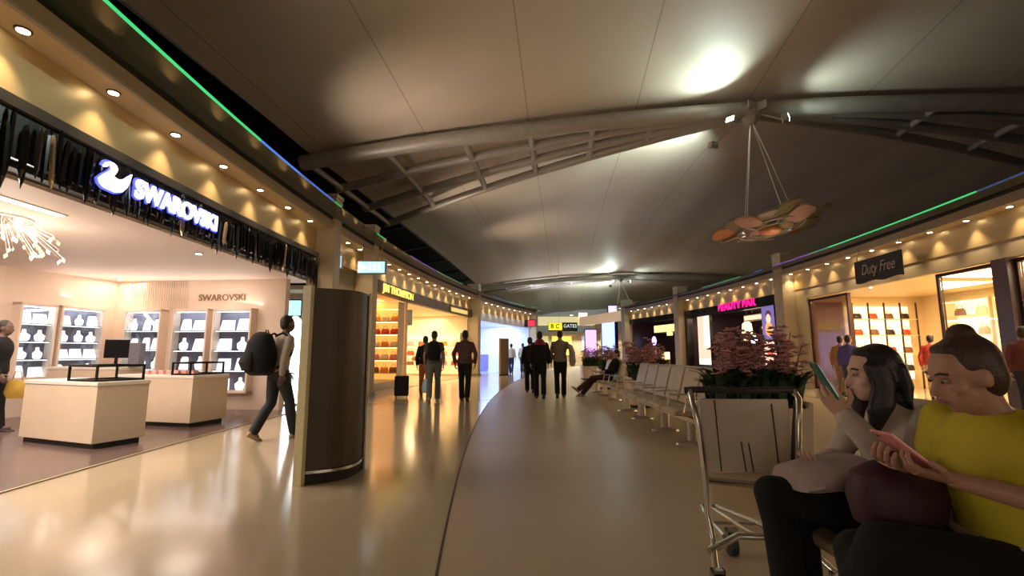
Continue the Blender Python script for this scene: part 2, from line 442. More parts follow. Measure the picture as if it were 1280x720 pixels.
# coloured light edge of the canopy
led = {'g': (.05, .85, .28), 'b': (.08, .25, 1), 'p': (.3, .12, .9), 't': (.1, .75, .5), 'o': None}
def leds(P, segs):
    for a, b_, c, st in segs:
        col = led[c]
        trim(MB().abox(P, a, b_, -.718, -.702, 4.20, 4.228), em('edge_%s_%d' % (c, int(st*10)), col, st*.75))
leds(LP, [(-8, -.9, 'g', .9), (-.9, .45, 'b', .9), (.45, 1.9, 'b', .6), (1.95, 2.3, 'g', .3), (4.6, 5.3, 'g', .4), (7.5, 10.5, 'p', .22), (10.5, 14, 't', .15), (19, 22, 'b', .15), (22, 25, 't', .12)])
leds(RP, [(-11.0, -7.9, 'b', .08), (-7.9, -3.0, 'g', .8), (-3.0, -2.0, 't', .2), (-2.0, .2, 'p', .4), (.9, 1.6, 'b', .3), (2.5, 4.0, 'g', .25), (4.0, 6.0, 't', .1)])

# pillars
def pillar(P, s, w_, label, o0=-.26, o1=.34, top=4.78, m=None):
    r = empty('pillar', P(s, 0, 0), 0, label, 'pillar')
    O = P(s, 0, 0)
    Pf = lambda a, o_, z: P(a, o_, z)-O
    MB().abox(Pf, s-w_/2, s+w_/2, o0, o1, .12, top-.08).build('shaft', m or M_beige, r, bevel=.012)
    MB().abox(Pf, s-w_/2-.02, s+w_/2+.02, o0-.02, o1+.02, 0, .12).build('plinth', mat('plinth_stone', (.22, .18, .13), .4, noise=.1), r)
    MB().abox(Pf, s-w_/2-.015, s+w_/2+.015, o0-.015, o1+.015, top-.08, top).build('cap', m or M_beige, r)
    return r
pillar(LP, 3.3, .36, 'beige square pillar at the end of the crystal shop front')
pillar(LP, 5.95, .36, 'beige square pillar between the service door recess and the yellow-lettered shop', o0=-.215)
pillar(LP, 18.05, .42, 'beige square pillar between the yellow-lettered shop and the blue-lit shop')
pillar(RP, .75, .55, 'beige square pillar between the handbag shop and the magenta-lettered shop')
pillar(RP, 9.75, .5, 'beige square pillar between the magenta-lettered shop and the bottle shop')
pillar(RP, 16.7, .5, 'beige square pillar at the far end of the right-hand shops')
pillar(LP, 28.75, .35, 'slim rounded beige pillar at the far end of the left-hand shops', top=4.5)

# generic shop room
def room(P, s0, s1, dep, h, mw, mc, mf, side, o0=.32):
    S(MB().abox(P, s0, s1, dep, dep+.12, 0, h).build('wall_%s_back' % side, mw))
    S(MB().abox(P, s0-.06, s0+.06, o0, dep, 0, h).build('wall_%s_side' % side, mw))
    S(MB().abox(P, s1-.06, s1+.06, o0, dep, 0, h).build('wall_%s_side' % side, mw))
    S(MB().abox(P, s0, s1, o0, dep+.1, h, h+.1).build('ceiling', mc))
    if mf: S(MB().abox(P, s0, s1, .0, dep, -.02, .012).build('floor', mf))
def header(P, s0, s1, z0, z1, m, o0=.12, o1=.32):
    return trim(MB().abox(P, s0, s1, o0, o1, z0, z1), m)

M_pink = mat('crystal_shop_wall', (.82, .67, .56), .5, noise=.04, nscale=1.5)
M_pinkc = mat('crystal_shop_ceiling', (.86, .73, .65), .6, noise=.03)

def seg(p0, p1, th, z0, z1, mb=None):
    p0 = V((p0[0], p0[1], 0)); p1 = V((p1[0], p1[1], 0)); d = (p1-p0).normalized(); n = V((-d.y, d.x, 0))
    c = (p0+p1)/2+n*th/2; mb = mb or MB()
    mb.obox((c.x, c.y, (z0+z1)/2), d, n, (0,0,1), (p1-p0).length/2, abs(th)/2, (z1-z0)/2); return mb
# ================================================================= crystal shop (left, near)
A_ = (-9.35, 8.75); B_ = (-8.95, 10.8); C_ = (-4.9, 10.32)
S(seg(A_, B_, .15, 0, 2.8).build('wall_shop_left', M_pink))
S(seg(B_, C_, .15, 0, 2.8).build('wall_shop_back', M_pink))
S(seg((-9.35, 8.75), (-9.9, 8.75), .12, 0, 2.8).build('wall_shop_return', M_pink))
S(seg((-12.5, -3), (-12.5, 12), -.15, 0, 2.8).build('wall_shop_far', mat('ochre_wall', (.55, .40, .20), .6, noise=.08, nscale=1)))
S(seg((-12.5, 11), (-9.2, 11), .15, 0, 2.8).build('wall_shop_corner', mat('ochre_wall', (.5, .4, .2))))
S(MB().box(-12.6, -4.62, -3, 11, 2.8, 2.9).build('ceiling', M_pinkc))
mb = MB()
for i in range(16):
    s = -9+i*.8; s2 = s+.8
    a, b2 = LP(s, .22), LP(s2, .22); 
    mb.add([(a.x, a.y, .012), (b2.x, b2.y, .012), (-12.5, b2.y, .012), (-12.5, a.y, .012)], [(0, 1, 2, 3)])
S(mb.build('floor', M_shopfloor))
trim(MB().abox(LP, -8, 3.05, .2, .225, 0, .014), M_beige)
# the slim jamb and grey side passage wall
header(LP, -10, 3.05, 2.84, 3.4, M_blackm, .2, .40)
header(LP, -10, 3.02, 3.3, 3.4, mat('grey_band', (.10, .09, .08), .5, noise=.1, nscale=3), .04, .2)
# black crystal curtain sign
cc = empty('crystal_canopy', LP(-2, .1, 3.0), 0, 'black band of hanging faceted crystals above the jewellery shop front', 'sign band')
O = cc.location.copy()
MB().abox(lambda s, o_, z: LP(s, o_, z)-O, -9.5, 3.0, .09, .2, 2.88, 3.31).build('backing', M_black, cc)
random.seed(3)
for i in range(98):
    s = -4.1+i*.0725; ln = random.uniform(.20, .46); zt = 3.30-random.uniform(0, .16); zb = min(zt-ln, 2.84)-random.uniform(0, .17)
    if -2.75 < s < -.55: zt = min(zt, 3.26)
    c = LP(s, .035+random.uniform(-.03, .02), 0)-V((O.x, O.y, 0)); r = random.uniform(.018, .03)
    tl = V((random.uniform(-.02, .02), random.uniform(-.05, .05), 0))
    top = V((c.x, c.y, zt-O.z)); bot = V((c.x, c.y, zb-O.z))+tl
    d = (bot-top); m_ = MB(); x = V((1, 0, 0)); y = V((0, 1, 0)); rot = random.random()
    x = V((math.cos(rot), math.sin(rot), 0)); y = V((-math.sin(rot), math.cos(rot), 0))
    m_.loft([(top, x*r*.5, y*r*.5), (top+d*.1, x*r, y*r), (top+d*.82, x*r, y*r), (bot, x*.002, y*.002)], 5)
    m_.build('crystal', M_black if i % 13 else mat('smoky_crystal', (.55, .42, .30), .12, .3, noise=.3), cc)
# sign: swan and letters
M_sign = em('sign_white', (.80, .84, 1), 2.2)
M_halo = em('sign_blue', (.08, .10, .8), .9)
nrm = -outn(LP, -1.5); tx = tang(LP, -1.5)
wd = empty('shop_sign', LP(-1.5, -.02, 3.02), 0, 'lit white lettering SWAROVSKI with a swan emblem on the black crystal band', 'sign')
O = wd.location.copy()
place_text('SWAROVSKI', .30, LP(-1.42, -.04, 3.04)-O, tx, nrm, M_sign, 'letters', wd, extrude=.012, offset=.007, width=1.55)
place_text('SWAROVSKI', .31, LP(-1.42, -.02, 3.04)-O, tx, nrm, M_halo, 'halo', wd, extrude=.006, offset=.022, width=1.60)
sw = [(-.20,-.06),(-.185,-.10),(-.13,-.135),(.02,-.14),(.10,-.11),(.16,-.04),(.19,.03),(.21,.13),(.10,.03),(.03,.01),(-.03,.02),(.00,.07),(.015,.11),(-.01,.145),(-.05,.16),(-.10,.155),(-.14,.13),(-.165,.09),(-.16,.075),(-.13,.085),(-.11,.11),(-.08,.12),(-.06,.105),(-.065,.075),(-.10,.04),(-.15,.00)]
MB().prism(sw, LP(-2.5, -.03, 3.04)-O, tx, (0,0,1), nrm, .02).build('swan', M_sign, wd)
MB().prism([(a*1.12, b2*1.12) for a, b2 in sw], LP(-2.5, -.01, 3.04)-O, tx, (0,0,1), nrm, .01).build('swan_halo', M_halo, wd)

# inner wall lettering
dB = (V((C_[0]-B_[0], C_[1]-B_[1], 0))).normalized(); nB = V((dB.y, -dB.x, 0))
def onB(x):   # point on the back wall at world X
    k = (x-B_[0])/(C_[0]-B_[0]); return V((x, B_[1]+k*(C_[1]-B_[1]), 0))
wl = place_text('SWAROVSKI', .2, onB(-6.37)+V((0, 0, 2.40))+nB*.012, dB, nB, mat('bronze_letters', (.30, .18, .10), .4, .3, noise=.1), 'wall_lettering', extrude=.01, width=1.1)
tag(wl, 'small bronze lettering SWAROVSKI on the pink back wall over the showcases', 'sign')
# fluted band on wall around the corner light
fl = MB()
for i in range(26):
    p = onB(-8.6+i*.055); fl.cyl((p.x, p.y-.01, 2.12), (p.x, p.y-.01, 2.78), .016, n=6)
trim(fl, M_pink)

# showcases
M_case = mat('case_lining', (.09, .09, .14), .45, noise=.1, nscale=4)
M_pad_glow = mat('display_pad_glow', (.92, .90, .92), .5, noise=.02, emit=(.95, .92, 1), es=.8)  # emission paints in the strong case light on the white stands
M_strip = em('case_strip', (.92, .93, 1), 1.6)
def pad_mesh(kind):
    mb = MB()
    if kind == 0: mb.loft([((0,0,0),(.085,0,0),(0,.03,0)),((0,0,.02),(.09,0,0),(0,.035,0)),((0,.02,.17),(.07,0,0),(0,.012,0)),((0,.025,.19),(.05,0,0),(0,.008,0))], 20)
    elif kind == 1: mb.loft([((0,0,0),(.05,0,0),(0,.04,0)),((0,0,.03),(.075,0,0),(0,.04,0)),((0,0,.10),(.082,0,0),(0,.045,0)),((0,.01,.14),(.03,0,0),(0,.03,0)),((0,.012,.20),(.024,0,0),(0,.024,0))], 20)
    else: mb.add(*box_slant(.10, .17))
    return mb.mesh('bust')
def box_slant(w_, h): 
    return ([(-w_,-.04,0),(w_,-.04,0),(w_,.05,0),(-w_,.05,0),(-w_,.03,h),(w_,.03,h),(w_,.05,h),(-w_,.05,h)], [(0,3,2,1),(4,5,6,7),(0,1,5,4),(2,3,7,6),(1,2,6,5),(0,4,7,3)])
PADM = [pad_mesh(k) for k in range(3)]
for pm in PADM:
    pm.materials.append(M_pad_glow)
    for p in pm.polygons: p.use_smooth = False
def showcase(p0, p1, z0, z1, rows, cols, label, itemlabel, group):
    p0 = V((p0[0], p0[1], 0)); p1 = V((p1[0], p1[1], 0)); d = (p1-p0).normalized(); n = V((d.y, -d.x, 0)); L = (p1-p0).length
    c = (p0+p1)/2
    r = empty('display_case', c, math.atan2(d.y, d.x), label, 'display case')
    D = .22
    MB().box(-L/2, L/2, -.03, 0, z0, z1).build('back_panel', M_case, r)
    f = MB()
    f.box(-L/2-.04, -L/2, -D, 0, z0-.04, z1+.04); f.box(L/2, L/2+.04, -D, 0, z0-.04, z1+.04)
    f.box(-L/2-.04, L/2+.04, -D, 0, z1, z1+.05); f.box(-L/2-.04, L/2+.04, -D, 0, z0-.05, z0)
    f.build('frame', M_pink, r)
    H = (z1-z0)/rows
    for k in range(rows):
        zz = z0+H*k
        if k: MB().box(-L/2, L/2, -D+.04, -.03, zz-.012, zz).build('shelf', mat('shelf_dark', (.12, .12, .16), .3, noise=.1), r)
        MB().box(-L/2+.02, L/2-.02, -D+.05, -D+.075, zz+H-.032, zz+H-.014).build('light_strip', M_strip, r)
        for q in range(cols):
            x = -L/2+L*(q+.5)/cols+random.uniform(-.03, .03)
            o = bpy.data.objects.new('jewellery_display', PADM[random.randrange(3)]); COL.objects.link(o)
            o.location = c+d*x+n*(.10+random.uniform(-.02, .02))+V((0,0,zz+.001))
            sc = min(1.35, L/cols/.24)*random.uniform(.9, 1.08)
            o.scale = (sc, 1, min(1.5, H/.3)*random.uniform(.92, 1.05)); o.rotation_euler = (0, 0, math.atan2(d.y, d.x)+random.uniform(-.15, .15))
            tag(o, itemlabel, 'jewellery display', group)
    # glass door
    g = MB(); g.box(-L/2, L/2, -D+.005, -D+.012, z0, z1); g.build('glass_door', M_glass, r)
    area('case_light', c+n*(.17)+V((0,0,z1-.03)), V((-n.x*.5, -n.y*.5, -1)), 2+2.2*L, (.93, .93, 1), L*.9, .03, 0)
    return r
def alongA(k): return V((A_[0]+(B_[0]-A_[0])*k, A_[1]+(B_[1]-A_[1])*k, 0))
showcase(alongA(.10), alongA(.36), .75, 2.1, 4, 2, 'narrow lit jewellery showcase, leftmost on the shop wall', 'white jewellery stand in the leftmost narrow showcase', 'jewellery in the leftmost showcase')
showcase(alongA(.43), alongA(.80), .75, 2.1, 4, 3, 'lit jewellery showcase, second from the left, beside the wall corner', 'white jewellery stand in the second showcase from the left', 'jewellery in the second showcase')
showcase(onB(-8.45), onB(-7.65), .45, 2.1, 4, 3, 'lit jewellery showcase just right of the wall corner, behind the till', 'white jewellery stand in the showcase behind the till', 'jewellery in the middle showcase')
showcase(onB(-7.3), onB(-6.55), .42, 2.1, 4, 2, 'lit jewellery showcase under the left half of the wall lettering', 'white jewellery stand in the showcase second from the right', 'jewellery in the fourth showcase')
showcase(onB(-6.35), onB(-5.55), .42, 2.1, 4, 2, 'lit jewellery showcase, rightmost on the shop wall, reaching lowest', 'white jewellery stand in the rightmost showcase', 'jewellery in the rightmost showcase')

# counters
def counter(fl_, fc, dep, h, label, frame=None):
    a = V((fl_[0], fl_[1], 0)); b2 = V((fc[0], fc[1], 0)); d = (b2-a).normalized(); L = (b2-a).length; n = V((-d.y, d.x, 0))
    c = (a+b2)/2+n*dep/2
    r = empty('shop_counter', c, math.atan2(d.y, d.x), label, 'counter')
    MB().box(-L/2+.04, L/2-.04, -dep/2+.04, dep/2-.04, 0, .08).build('plinth', M_blackm, r)
    MB().box(-L/2, L/2, -dep/2, dep/2, .08, h-.05).build('body', M_cream, r, bevel=.006)
    MB().box(-L/2-.01, L/2+.01, -dep/2-.01, dep/2+.01, h-.05, h).build('top', M_white, r, bevel=.006)
    if frame:
        x0, x1 = frame; y0, y1 = -dep/2+.03, dep/2-.03; g = MB()
        for (xa, ya) in ((x0, y0), (x1, y0), (x0, y1), (x1, y1)): g.box(xa-.012, xa+.012, ya-.012, ya+.012, h, h+.2)
        for zz in (h+.012, h+.2):
            g.box(x0-.012, x1+.012, y0-.012, y0+.012, zz-.014, zz+.014); g.box(x0-.012, x1+.012, y1-.012, y1+.012, zz-.014, zz+.014)
            g.box(x0-.012, x0+.012, y0, y1, zz-.014, zz+.014); g.box(x1-.012, x1+.012, y0, y1, zz-.014, zz+.014)
        g.build('vitrine_frame', M_black, r)
        MB().box(x0, x1, y0, y1, h+.196, h+.204).build('vitrine_glass', M_glass, r)
    return r
c1 = counter((-6.72, 6.74), (-5.23, 6.17), .62, .84, 'cream shop counter with a black-framed glass vitrine, nearest to the concourse', (.12, .70))
c2 = counter((-6.75, 8.32), (-5.19, 7.94), .72, .84, 'cream shop counter behind the nearest one, in front of the right showcases', (.34, .70))
c3 = counter((-8.6, 9.0), (-7.1, 8.75), .5, .95, 'cream till counter at the back of the crystal shop below the showcases')
mo = empty('till_monitor', (-7.3, 8.95, .95), .2, 'black till monitor standing on the rear cream counter', 'monitor')
MB().box(-.12, .12, -.08, .08, 0, .02).build('stand', M_black, mo); MB().box(-.02, .02, -.02, .02, .02, .2).build('neck', M_black, mo)
MB().box(-.2, .2, -.03, .01, .16, .5).build('screen', M_black, mo, bevel=.01)
MB().box(.24, .42, -.1, .1, 0, .44).build('printer', mat('grey_box', (.16, .15, .18), .4, noise=.1), mo, bevel=.01)
# small goods on the counters
for i in range(7):
    d = V((1.3, -.33, 0)).normalized(); p = V((-6.3, 8.45, .84))+d*(i*.16)
    r = empty('gift_box', p, -.25, 'small pink gift box in the row on the second cream counter', 'box', 'gift boxes on the second counter')
    MB().box(-.05, .05, -.05, .05, 0, .05).build('box_base', mat('pink_card', (.75, .35, .32), .5, noise=.1), r, bevel=.004)
    MB().box(-.054, .054, -.054, .054, .05, .07).build('lid', mat('pink_card2', (.85, .5, .45), .5, noise=.1), r, bevel=.003)

# shop ceiling: linear light, downlights, crystal chandelier
ll = empty('linear_ceiling_light', (-5.24, 4.3, 2.8), 0, 'long slim white linear light recessed in the crystal shop ceiling', 'ceiling light')
MB().box(-.06, .06, -1.15, 1.15, -.012, .0).build('frame', M_white, ll)
MB().box(-.045, .045, -1.12, 1.12, -.018, -.011).build('diffuser', em('linear_glow', (1, .93, .82), 6), ll)
for x, y, lab in ((-8.55, 10.35, 'small bright downlight in the shop ceiling right at the fluted wall'), (-5.05, 7.6, 'small downlight in the shop ceiling below the lettering SWAROVSKI'), (-7.0, 8.8, None), (-7.6, 6.2, None), (-6.2, 9.6, None)):
    if lab:
        downlight(V((x, y, 2.798)), lab, None, 0)
    area('shop_light', (x, y, 2.77), (0, 0, -1), 5.5, (1, .82, .66), .7, .7)
spot('wall_wash', (-8.45, 10.2, 2.74), (0, .35, -1), 9, (1, .8, .55), 110, .8, .05)
point('chandelier_fill', (-6.05, 5.5, 2.1), 30, (1, .84, .68), .25)  # point light added under the chandelier to brighten the shop ceiling
area('showcase_top_fill', (-7.0, 10.35, 2.2), (0, -.9, 1), 8, (1, .86, .74), 3.2, .12)  # upward fill added above the back showcases to lift the ceiling
area('showcase_top_fill', (-9.0, 9.75, 2.2), (.9, 0, 1), 5, (1, .86, .74), .12, 1.6)  # matching ceiling fill added above the side showcases
area('shop_fill', (-7.4, 5.0, 2.78), (0, 0, -1), 135, (1, .80, .66), 3.5, 6)
area('linear_light', (-5.24, 4.3, 2.775), (0, 0, -1), 45, (1, .88, .72), .09, 2.2)
ch = empty('crystal_chandelier', (-6.05, 5.5, 2.8), 0, 'gold and clear crystal cluster chandelier under the shop ceiling at the left', 'chandelier')
random.seed(11)
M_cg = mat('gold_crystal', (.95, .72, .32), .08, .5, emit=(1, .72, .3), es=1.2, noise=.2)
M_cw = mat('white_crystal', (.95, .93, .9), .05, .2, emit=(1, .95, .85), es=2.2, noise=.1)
MB().cyl((0,0,-.03), (0,0,0), .3, n=24).build('ceiling_plate', M_chrome, ch)
for i in range(70):
    a = random.uniform(0, 2*PI); rr = .75*math.sqrt(random.random()); z = -random.uniform(.15, .42)
    c = V((rr*math.cos(a)*.7, rr*math.sin(a), z)); k = random.uniform(.018, .042)
    m_ = MB(); t = V((random.uniform(-.5, .5), random.uniform(-.5, .5), 1)).normalized(); x = t.cross(V((1,0,0))).normalized(); y = t.cross(x)
    m_.loft([(c-t*k, x*.002, y*.002), (c, x*k*.6, y*k*.6), (c+t*k, x*.002, y*.002)], 6)
    m_.cyl(c+t*k, (c.x*.35, c.y*.35, -.02), .0015, n=4)
    m_.build('crystal', (M_cg, M_cw, mat('pale_crystal', (.9, .7, .6), .1, .2, noise=.2))[i % 3], ch)

# ================================================================= service recess between the pillars
rm = MB().abox(LP, 3.1, 6.3, 3.2, 3.3, 0, 3.4); S(rm.build('wall_recess_back', M_greylight))
header(LP, 3.5, 5.8, 2.62, 3.4, mat('recess_grey', (.30, .28, .21), .5, noise=.05), .3, .42)
header(LP, 5.0, 5.8, 0, 2.62, M_greylight, .34, .44); header(LP, 6.1, 6.65, 0, 3.4, M_beige, .16, .4)
S(MB().abox(LP, 3.9, 6.4, .4, 3.3, 2.7, 2.8).build('ceiling', M_beige))
dr = empty('service_door', LP(5.4, .33, 0), 0, 'plain grey service door in the recess beside the far beige pillar', 'door')
O = dr.location.copy()
MB().abox(lambda s, o_, z: LP(s, o_, z)-O, 5.05, 5.75, -.03+.33, .33, 0.01, 2.15).build('door_leaf', mat('door_grey', (.30, .29, .25), .45, noise=.05), dr, bevel=.005)
MB().cyl(LP(5.12, .25, 1.05)-O, LP(5.27, .25, 1.05)-O, .012, n=8).build('handle', M_chrome, dr)
# pictogram plate + hanging blue sign
def rect_thing(name, P, s0, s1, o0, o1, z0, z1, label, cat, face_m, body_m, group=None, inset=.03):
    c = P((s0+s1)/2, o0, (z0+z1)/2); r = empty(name, c, 0, label, cat, group)
    Pf = lambda a, o_, z: P(a, o_, z)-c
    MB().abox(Pf, s0, s1, o0, o1, z0, z1).build('body', body_m, r, bevel=.006)
    MB().abox(Pf, s0+inset, s1-inset, o0-.012, o0-.001, z0+inset, z1-inset).build('face', face_m, r)
    return r
M_blue = em('sign_cyan', (.50, .84, 1), 1.05)
pl = empty('pictogram_sign', V((-4.05, 11.0, 3.30)), 0, 'small square pale pictogram sign on the beige pillar beside the dark band', 'sign')
MB().box(-.12, .12, -.02, .02, -.17, .17).build('plate', mat('plate', (.5, .5, .45), .5, noise=.05), pl, bevel=.005)
MB().box(-.09, .09, -.026, -.02, -.14, .14).build('face', em('pict_face', (.6, .75, .85), .75), pl)
pk = MB(); pk.ell((-.03, -.03, .08), .02, .005, .02); pk.box(-.05, -.01, -.03, -.026, -.1, .05); pk.ell((.04, -.03, .08), .02, .005, .02); pk.box(.02, .06, -.03, -.026, -.1, .05)
pk.build('pictogram', mat('pict_grey', (.35, .4, .45), .5, noise=.05), pl)
hs = empty('hanging_light_sign', (-3.58, 12.1, 3.36), 0, 'bright pale-blue illuminated box sign hanging over the service recess', 'sign')
MB().box(-.37, .37, -.06, .06, -.17, .17).build('body', mat('sign_body', (.25, .3, .3), .4, noise=.05), hs, bevel=.01)
MB().box(-.34, .34, -.068, -.06, -.145, .145).build('face', M_blue, hs)
ar = MB(); ar.prism([(-.28,0),(-.2,.07),(-.2,.025),(-.12,.025),(-.12,-.025),(-.2,-.025),(-.2,-.07)], (0,-.0685,0), (1,0,0), (0,0,1), (0,-1,0), .003)
ar.box(-.06, .0, -.0715, -.0685, -.08, .08); ar.box(.05, .11, -.0715, -.0685, -.08, .08); ar.box(.16, .22, -.0715, -.0685, -.08, .08)
ar.build('pictogram', em('sign_cyan_soft', (.95, 1, 1), 1.3), hs)
mb = MB(); mb.cyl((-.25,0,.17), (-.25,0,.62), .012, n=8); mb.cyl((.25,0,.17), (.25,0,.62), .012, n=8); mb.build('hanger', M_chrome, hs)
# white lit totem and small screens in the passage
tt_ = empty('light_totem', (-5.12, 11.35, 0), .42, 'tall white glowing oval light column standing behind the walking backpacker', 'lightbox')
MB().cyl((0,0,0), (0,0,.05), .22, n=24).build('base', M_chrome, tt_)
MB().loft([((0,0,.05),(.13,0,0),(0,.05,0)),((0,0,.25),(.2,0,0),(0,.06,0)),((0,0,1.0),(.22,0,0),(0,.07,0)),((0,0,1.75),(.2,0,0),(0,.06,0)),((0,0,1.98),(.12,0,0),(0,.05,0)),((0,0,2.06),(.04,0,0),(0,.03,0))], 28).build('diffuser', em('totem_glow', (1, .97, 1), 5), tt_, smooth=True)
sc = empty('wall_screen', (-5.62, 12.2, 2.33), 0, 'small cyan information screen on the grey passage wall above the walker', 'screen')
MB().box(-.28, .28, -.03, .03, -.22, .22).build('body', M_black, sc); MB().box(-.25, .25, -.036, -.03, -.19, .19).build('display', em('cyan_screen', (.35, .8, .9), 1.3), sc); MB().cyl((0,0,.22), (0,0,.47), .012, n=8).build('hanger', M_chrome, sc)
pf = empty('poster_lightbox', (-5.22, 12.3, 2.25), 0, 'small peach and white lightbox next to the cyan screen', 'lightbox')
MB().box(-.16, .16, -.03, .03, -.3, .3).build('body', M_black, pf); MB().box(-.14, .14, -.036, -.03, -.05, .28).build('upper_panel', em('peach_panel', (1, .7, .5), 1.5), pf); MB().box(-.14, .14, -.036, -.03, -.28, -.07).build('lower_panel', em('white_panel', (1, 1, 1), 2.5), pf); MB().cyl((0,0,.3), (0,0,.55), .012, n=8).build('hanger', M_chrome, pf)

# ================================================================= dark curved kiosk in the foreground
ks = empty('information_totem', (-1.82, 5.0, 0), 0, 'tall dark curved free-standing totem with a pale left edge, standing on the polished floor', 'kiosk')
O = V((-1.82, 5.0, 0)); P0 = V((-1.93, 4.62, 0)); P1 = V((-1.58, 5.26, 0))
def bulge(P0, P1, h, n=18):
    d = P1-P0; nn = V((d.y, -d.x, 0)).normalized(); return [P0+d*i/n+nn*h*math.sin(PI*i/n) for i in range(n+1)]
fr = bulge(P0, P1, .17); bk = bulge(P0+V((-.06,.03,0)), P1+V((-.06,.03,0)), .09)
def slab(fr, bk, z0, z1, m, name, parent, **kw):
    poly = fr+bk[::-1]; n = len(poly)
    vs = [p-O+V((0,0,z0)) for p in poly]+[p-O+V((0,0,z1)) for p in poly]
    return MB().add(vs, [tuple(range(n)), tuple(range(2*n-1, n-1, -1))]+[(i, (i+1) % n, n+(i+1) % n, n+i) for i in range(n)]).build(name, m, parent, **kw)
M_totem = mat('totem_bronze', (.075, .055, .042), .48, .2, noise=.15, nscale=2)
slab(fr, bk, .13, 1.84, M_totem, 'panel', ks)
slab([p+V((.006,-.006,0)) for p in bulge(P0, P1, .185)], bk, .10, .125, M_chrome, 'metal_band', ks)
slab(bulge(P0, P1, .15), bk, 0, .10, M_blackm, 'base', ks)
d = (P1-P0).normalized()
MB().obox(P0-O-d*.01+V((-.035,.01,.93)), (-.9,.42,0), d, (0,0,1), .055, .02, .93).build('edge_strip', mat('edge_beige', (.55, .50, .30), .5, noise=.06), ks, bevel=.004)
MB().obox(P1-O+V((-.025,.02,.93)), (-.9,.42,0), d, (0,0,1), .05, .015, .93).build('edge_strip', mat('edge_steel', (.3, .28, .24), .4, .5, noise=.06), ks, bevel=.004)

# ================================================================= yellow-lettered shop (left, middle)
M_wy = mat('warm_white_wall', (.85, .74, .55), .5, noise=.04, nscale=1)
M_brown = mat('brown_band', (.10, .065, .05), .5, noise=.08, nscale=2)
room(LP, 6.6, 17.85, 5.5, 3.1, M_wy, M_wy, mat('warm_floor', (.45, .34, .20), .2, noise=.05, nscale=1), 'middle')
header(LP, 6.6, 17.85, 3.02, 3.4, M_brown, .08, .32)
ys_ = empty('shop_sign', LP(8.1, .02, 3.2), 0, 'glowing yellow capital lettering on the brown band of the middle left shop', 'sign'); O = ys_.location.copy()
place_text('JIM THOMPSON', .34, LP(8.75, .06, 3.2)-O, tang(LP, 8.25), -outn(LP, 8.25), em('sign_yellow', (1, .72, .13), 1.35), 'letters', ys_, extrude=.012, offset=.008, width=2.9)
gs = rect_thing('shop_sign', LP, 14.6, 17.0, .03, .09, 3.05, 3.3, 'small plain gold panel sign at the far end of the brown band', 'sign', em('gold_face', (.95, .70, .22), .7), M_brown)
for s, pw in ((8, 60), (10.5, 85), (13.5, 90), (16.3, 75)):
    p = LP(s, 2.4, 3.05); area('shop_light', p, (0,0,-1), pw, (1, .76, .42), 2.0, 2.4)
# near display window wall
header(LP, 10.1, 10.25, 0, 3.02, M_wy, .32, 1.6)
header(LP, 6.65, 10.1, 0, 3.02, M_wy, 1.5, 1.6)
header(LP, 6.65, 10.1, 0, .25, M_cream, .36, 1.5)
def shelfunit(P, s0, s1, o0, o1, zs, label, m_sh, back=None, strip=None):
    c = P((s0+s1)/2, o1, 0); r = empty('shelf_unit', c, 0, label, 'shelving'); Pf = lambda a, o_, z: P(a, o_, z)-c
    MB().abox(Pf, s0, s1, o1-.02, o1, zs[0]-.1, zs[-1]+.5).build('back_panel', back or M_white, r)
    for z in zs: MB().abox(Pf, s0, s1, o0, o1-.02, z-.03, z).build('shelf', m_sh, r)
    for z in zs:
        if strip: MB().abox(Pf, s0+.02, s1-.02, o0+.02, o0+.05, z+.42, z+.44).build('light_strip', strip, r)
    for a in (s0, s1): MB().abox(Pf, a-.02, a+.02, o0, o1, 0, zs[-1]+.5).build('side_panel', m_sh, r)
    return r
M_ostrip = em('warm_strip', (1, .70, .34), 4)
def crossunit(P, sf, sb, o0, o1, zs, label, m_sh, back, strip, ztop):
    c = P(sb, (o0+o1)/2, 0); r = empty('shelf_unit', c, 0, label, 'shelving'); Pf = lambda a, o_, z: P(a, o_, z)-c
    MB().abox(Pf, sb-.03, sb, o0, o1, .1, ztop).build('back_panel', back, r)
    for z in zs: MB().abox(Pf, sf, sb-.03, o0, o1, z-.03, z).build('shelf', m_sh, r)
    for z in zs: MB().abox(Pf, sf+.02, sf+.05, o0+.02, o1-.02, z+.40, z+.42).build('light_strip', strip, r)
    for o_ in (o0, o1): MB().abox(Pf, sf, sb, o_-.02, o_+.02, 0, ztop).build('side_panel', m_sh, r)
    return r
crossunit(LP, 9.5, 10.0, .36, 1.46, [.5, .95, 1.4, 1.85, 2.3], 'warm-lit shelf unit of orange and red goods in the middle left shop window', M_wy, em('lit_orange', (1, .45, .10), .9), M_ostrip, 2.98)
crossunit(LP, 17.2, 17.7, .5, 4.4, [.55, 1.05, 1.55], 'wide glowing shelf wall closing the far end of the middle left shop', M_wy, em('lit_back', (1, .72, .35), .9), M_ostrip, 2.2)
random.seed(5)
bagcols = [('red', (.75, .08, .03)), ('orange', (.9, .32, .04)), ('pink', (.8, .3, .35)), ('brown', (.25, .10, .05)), ('cream', (.85, .7, .5))]
bagmesh = {}
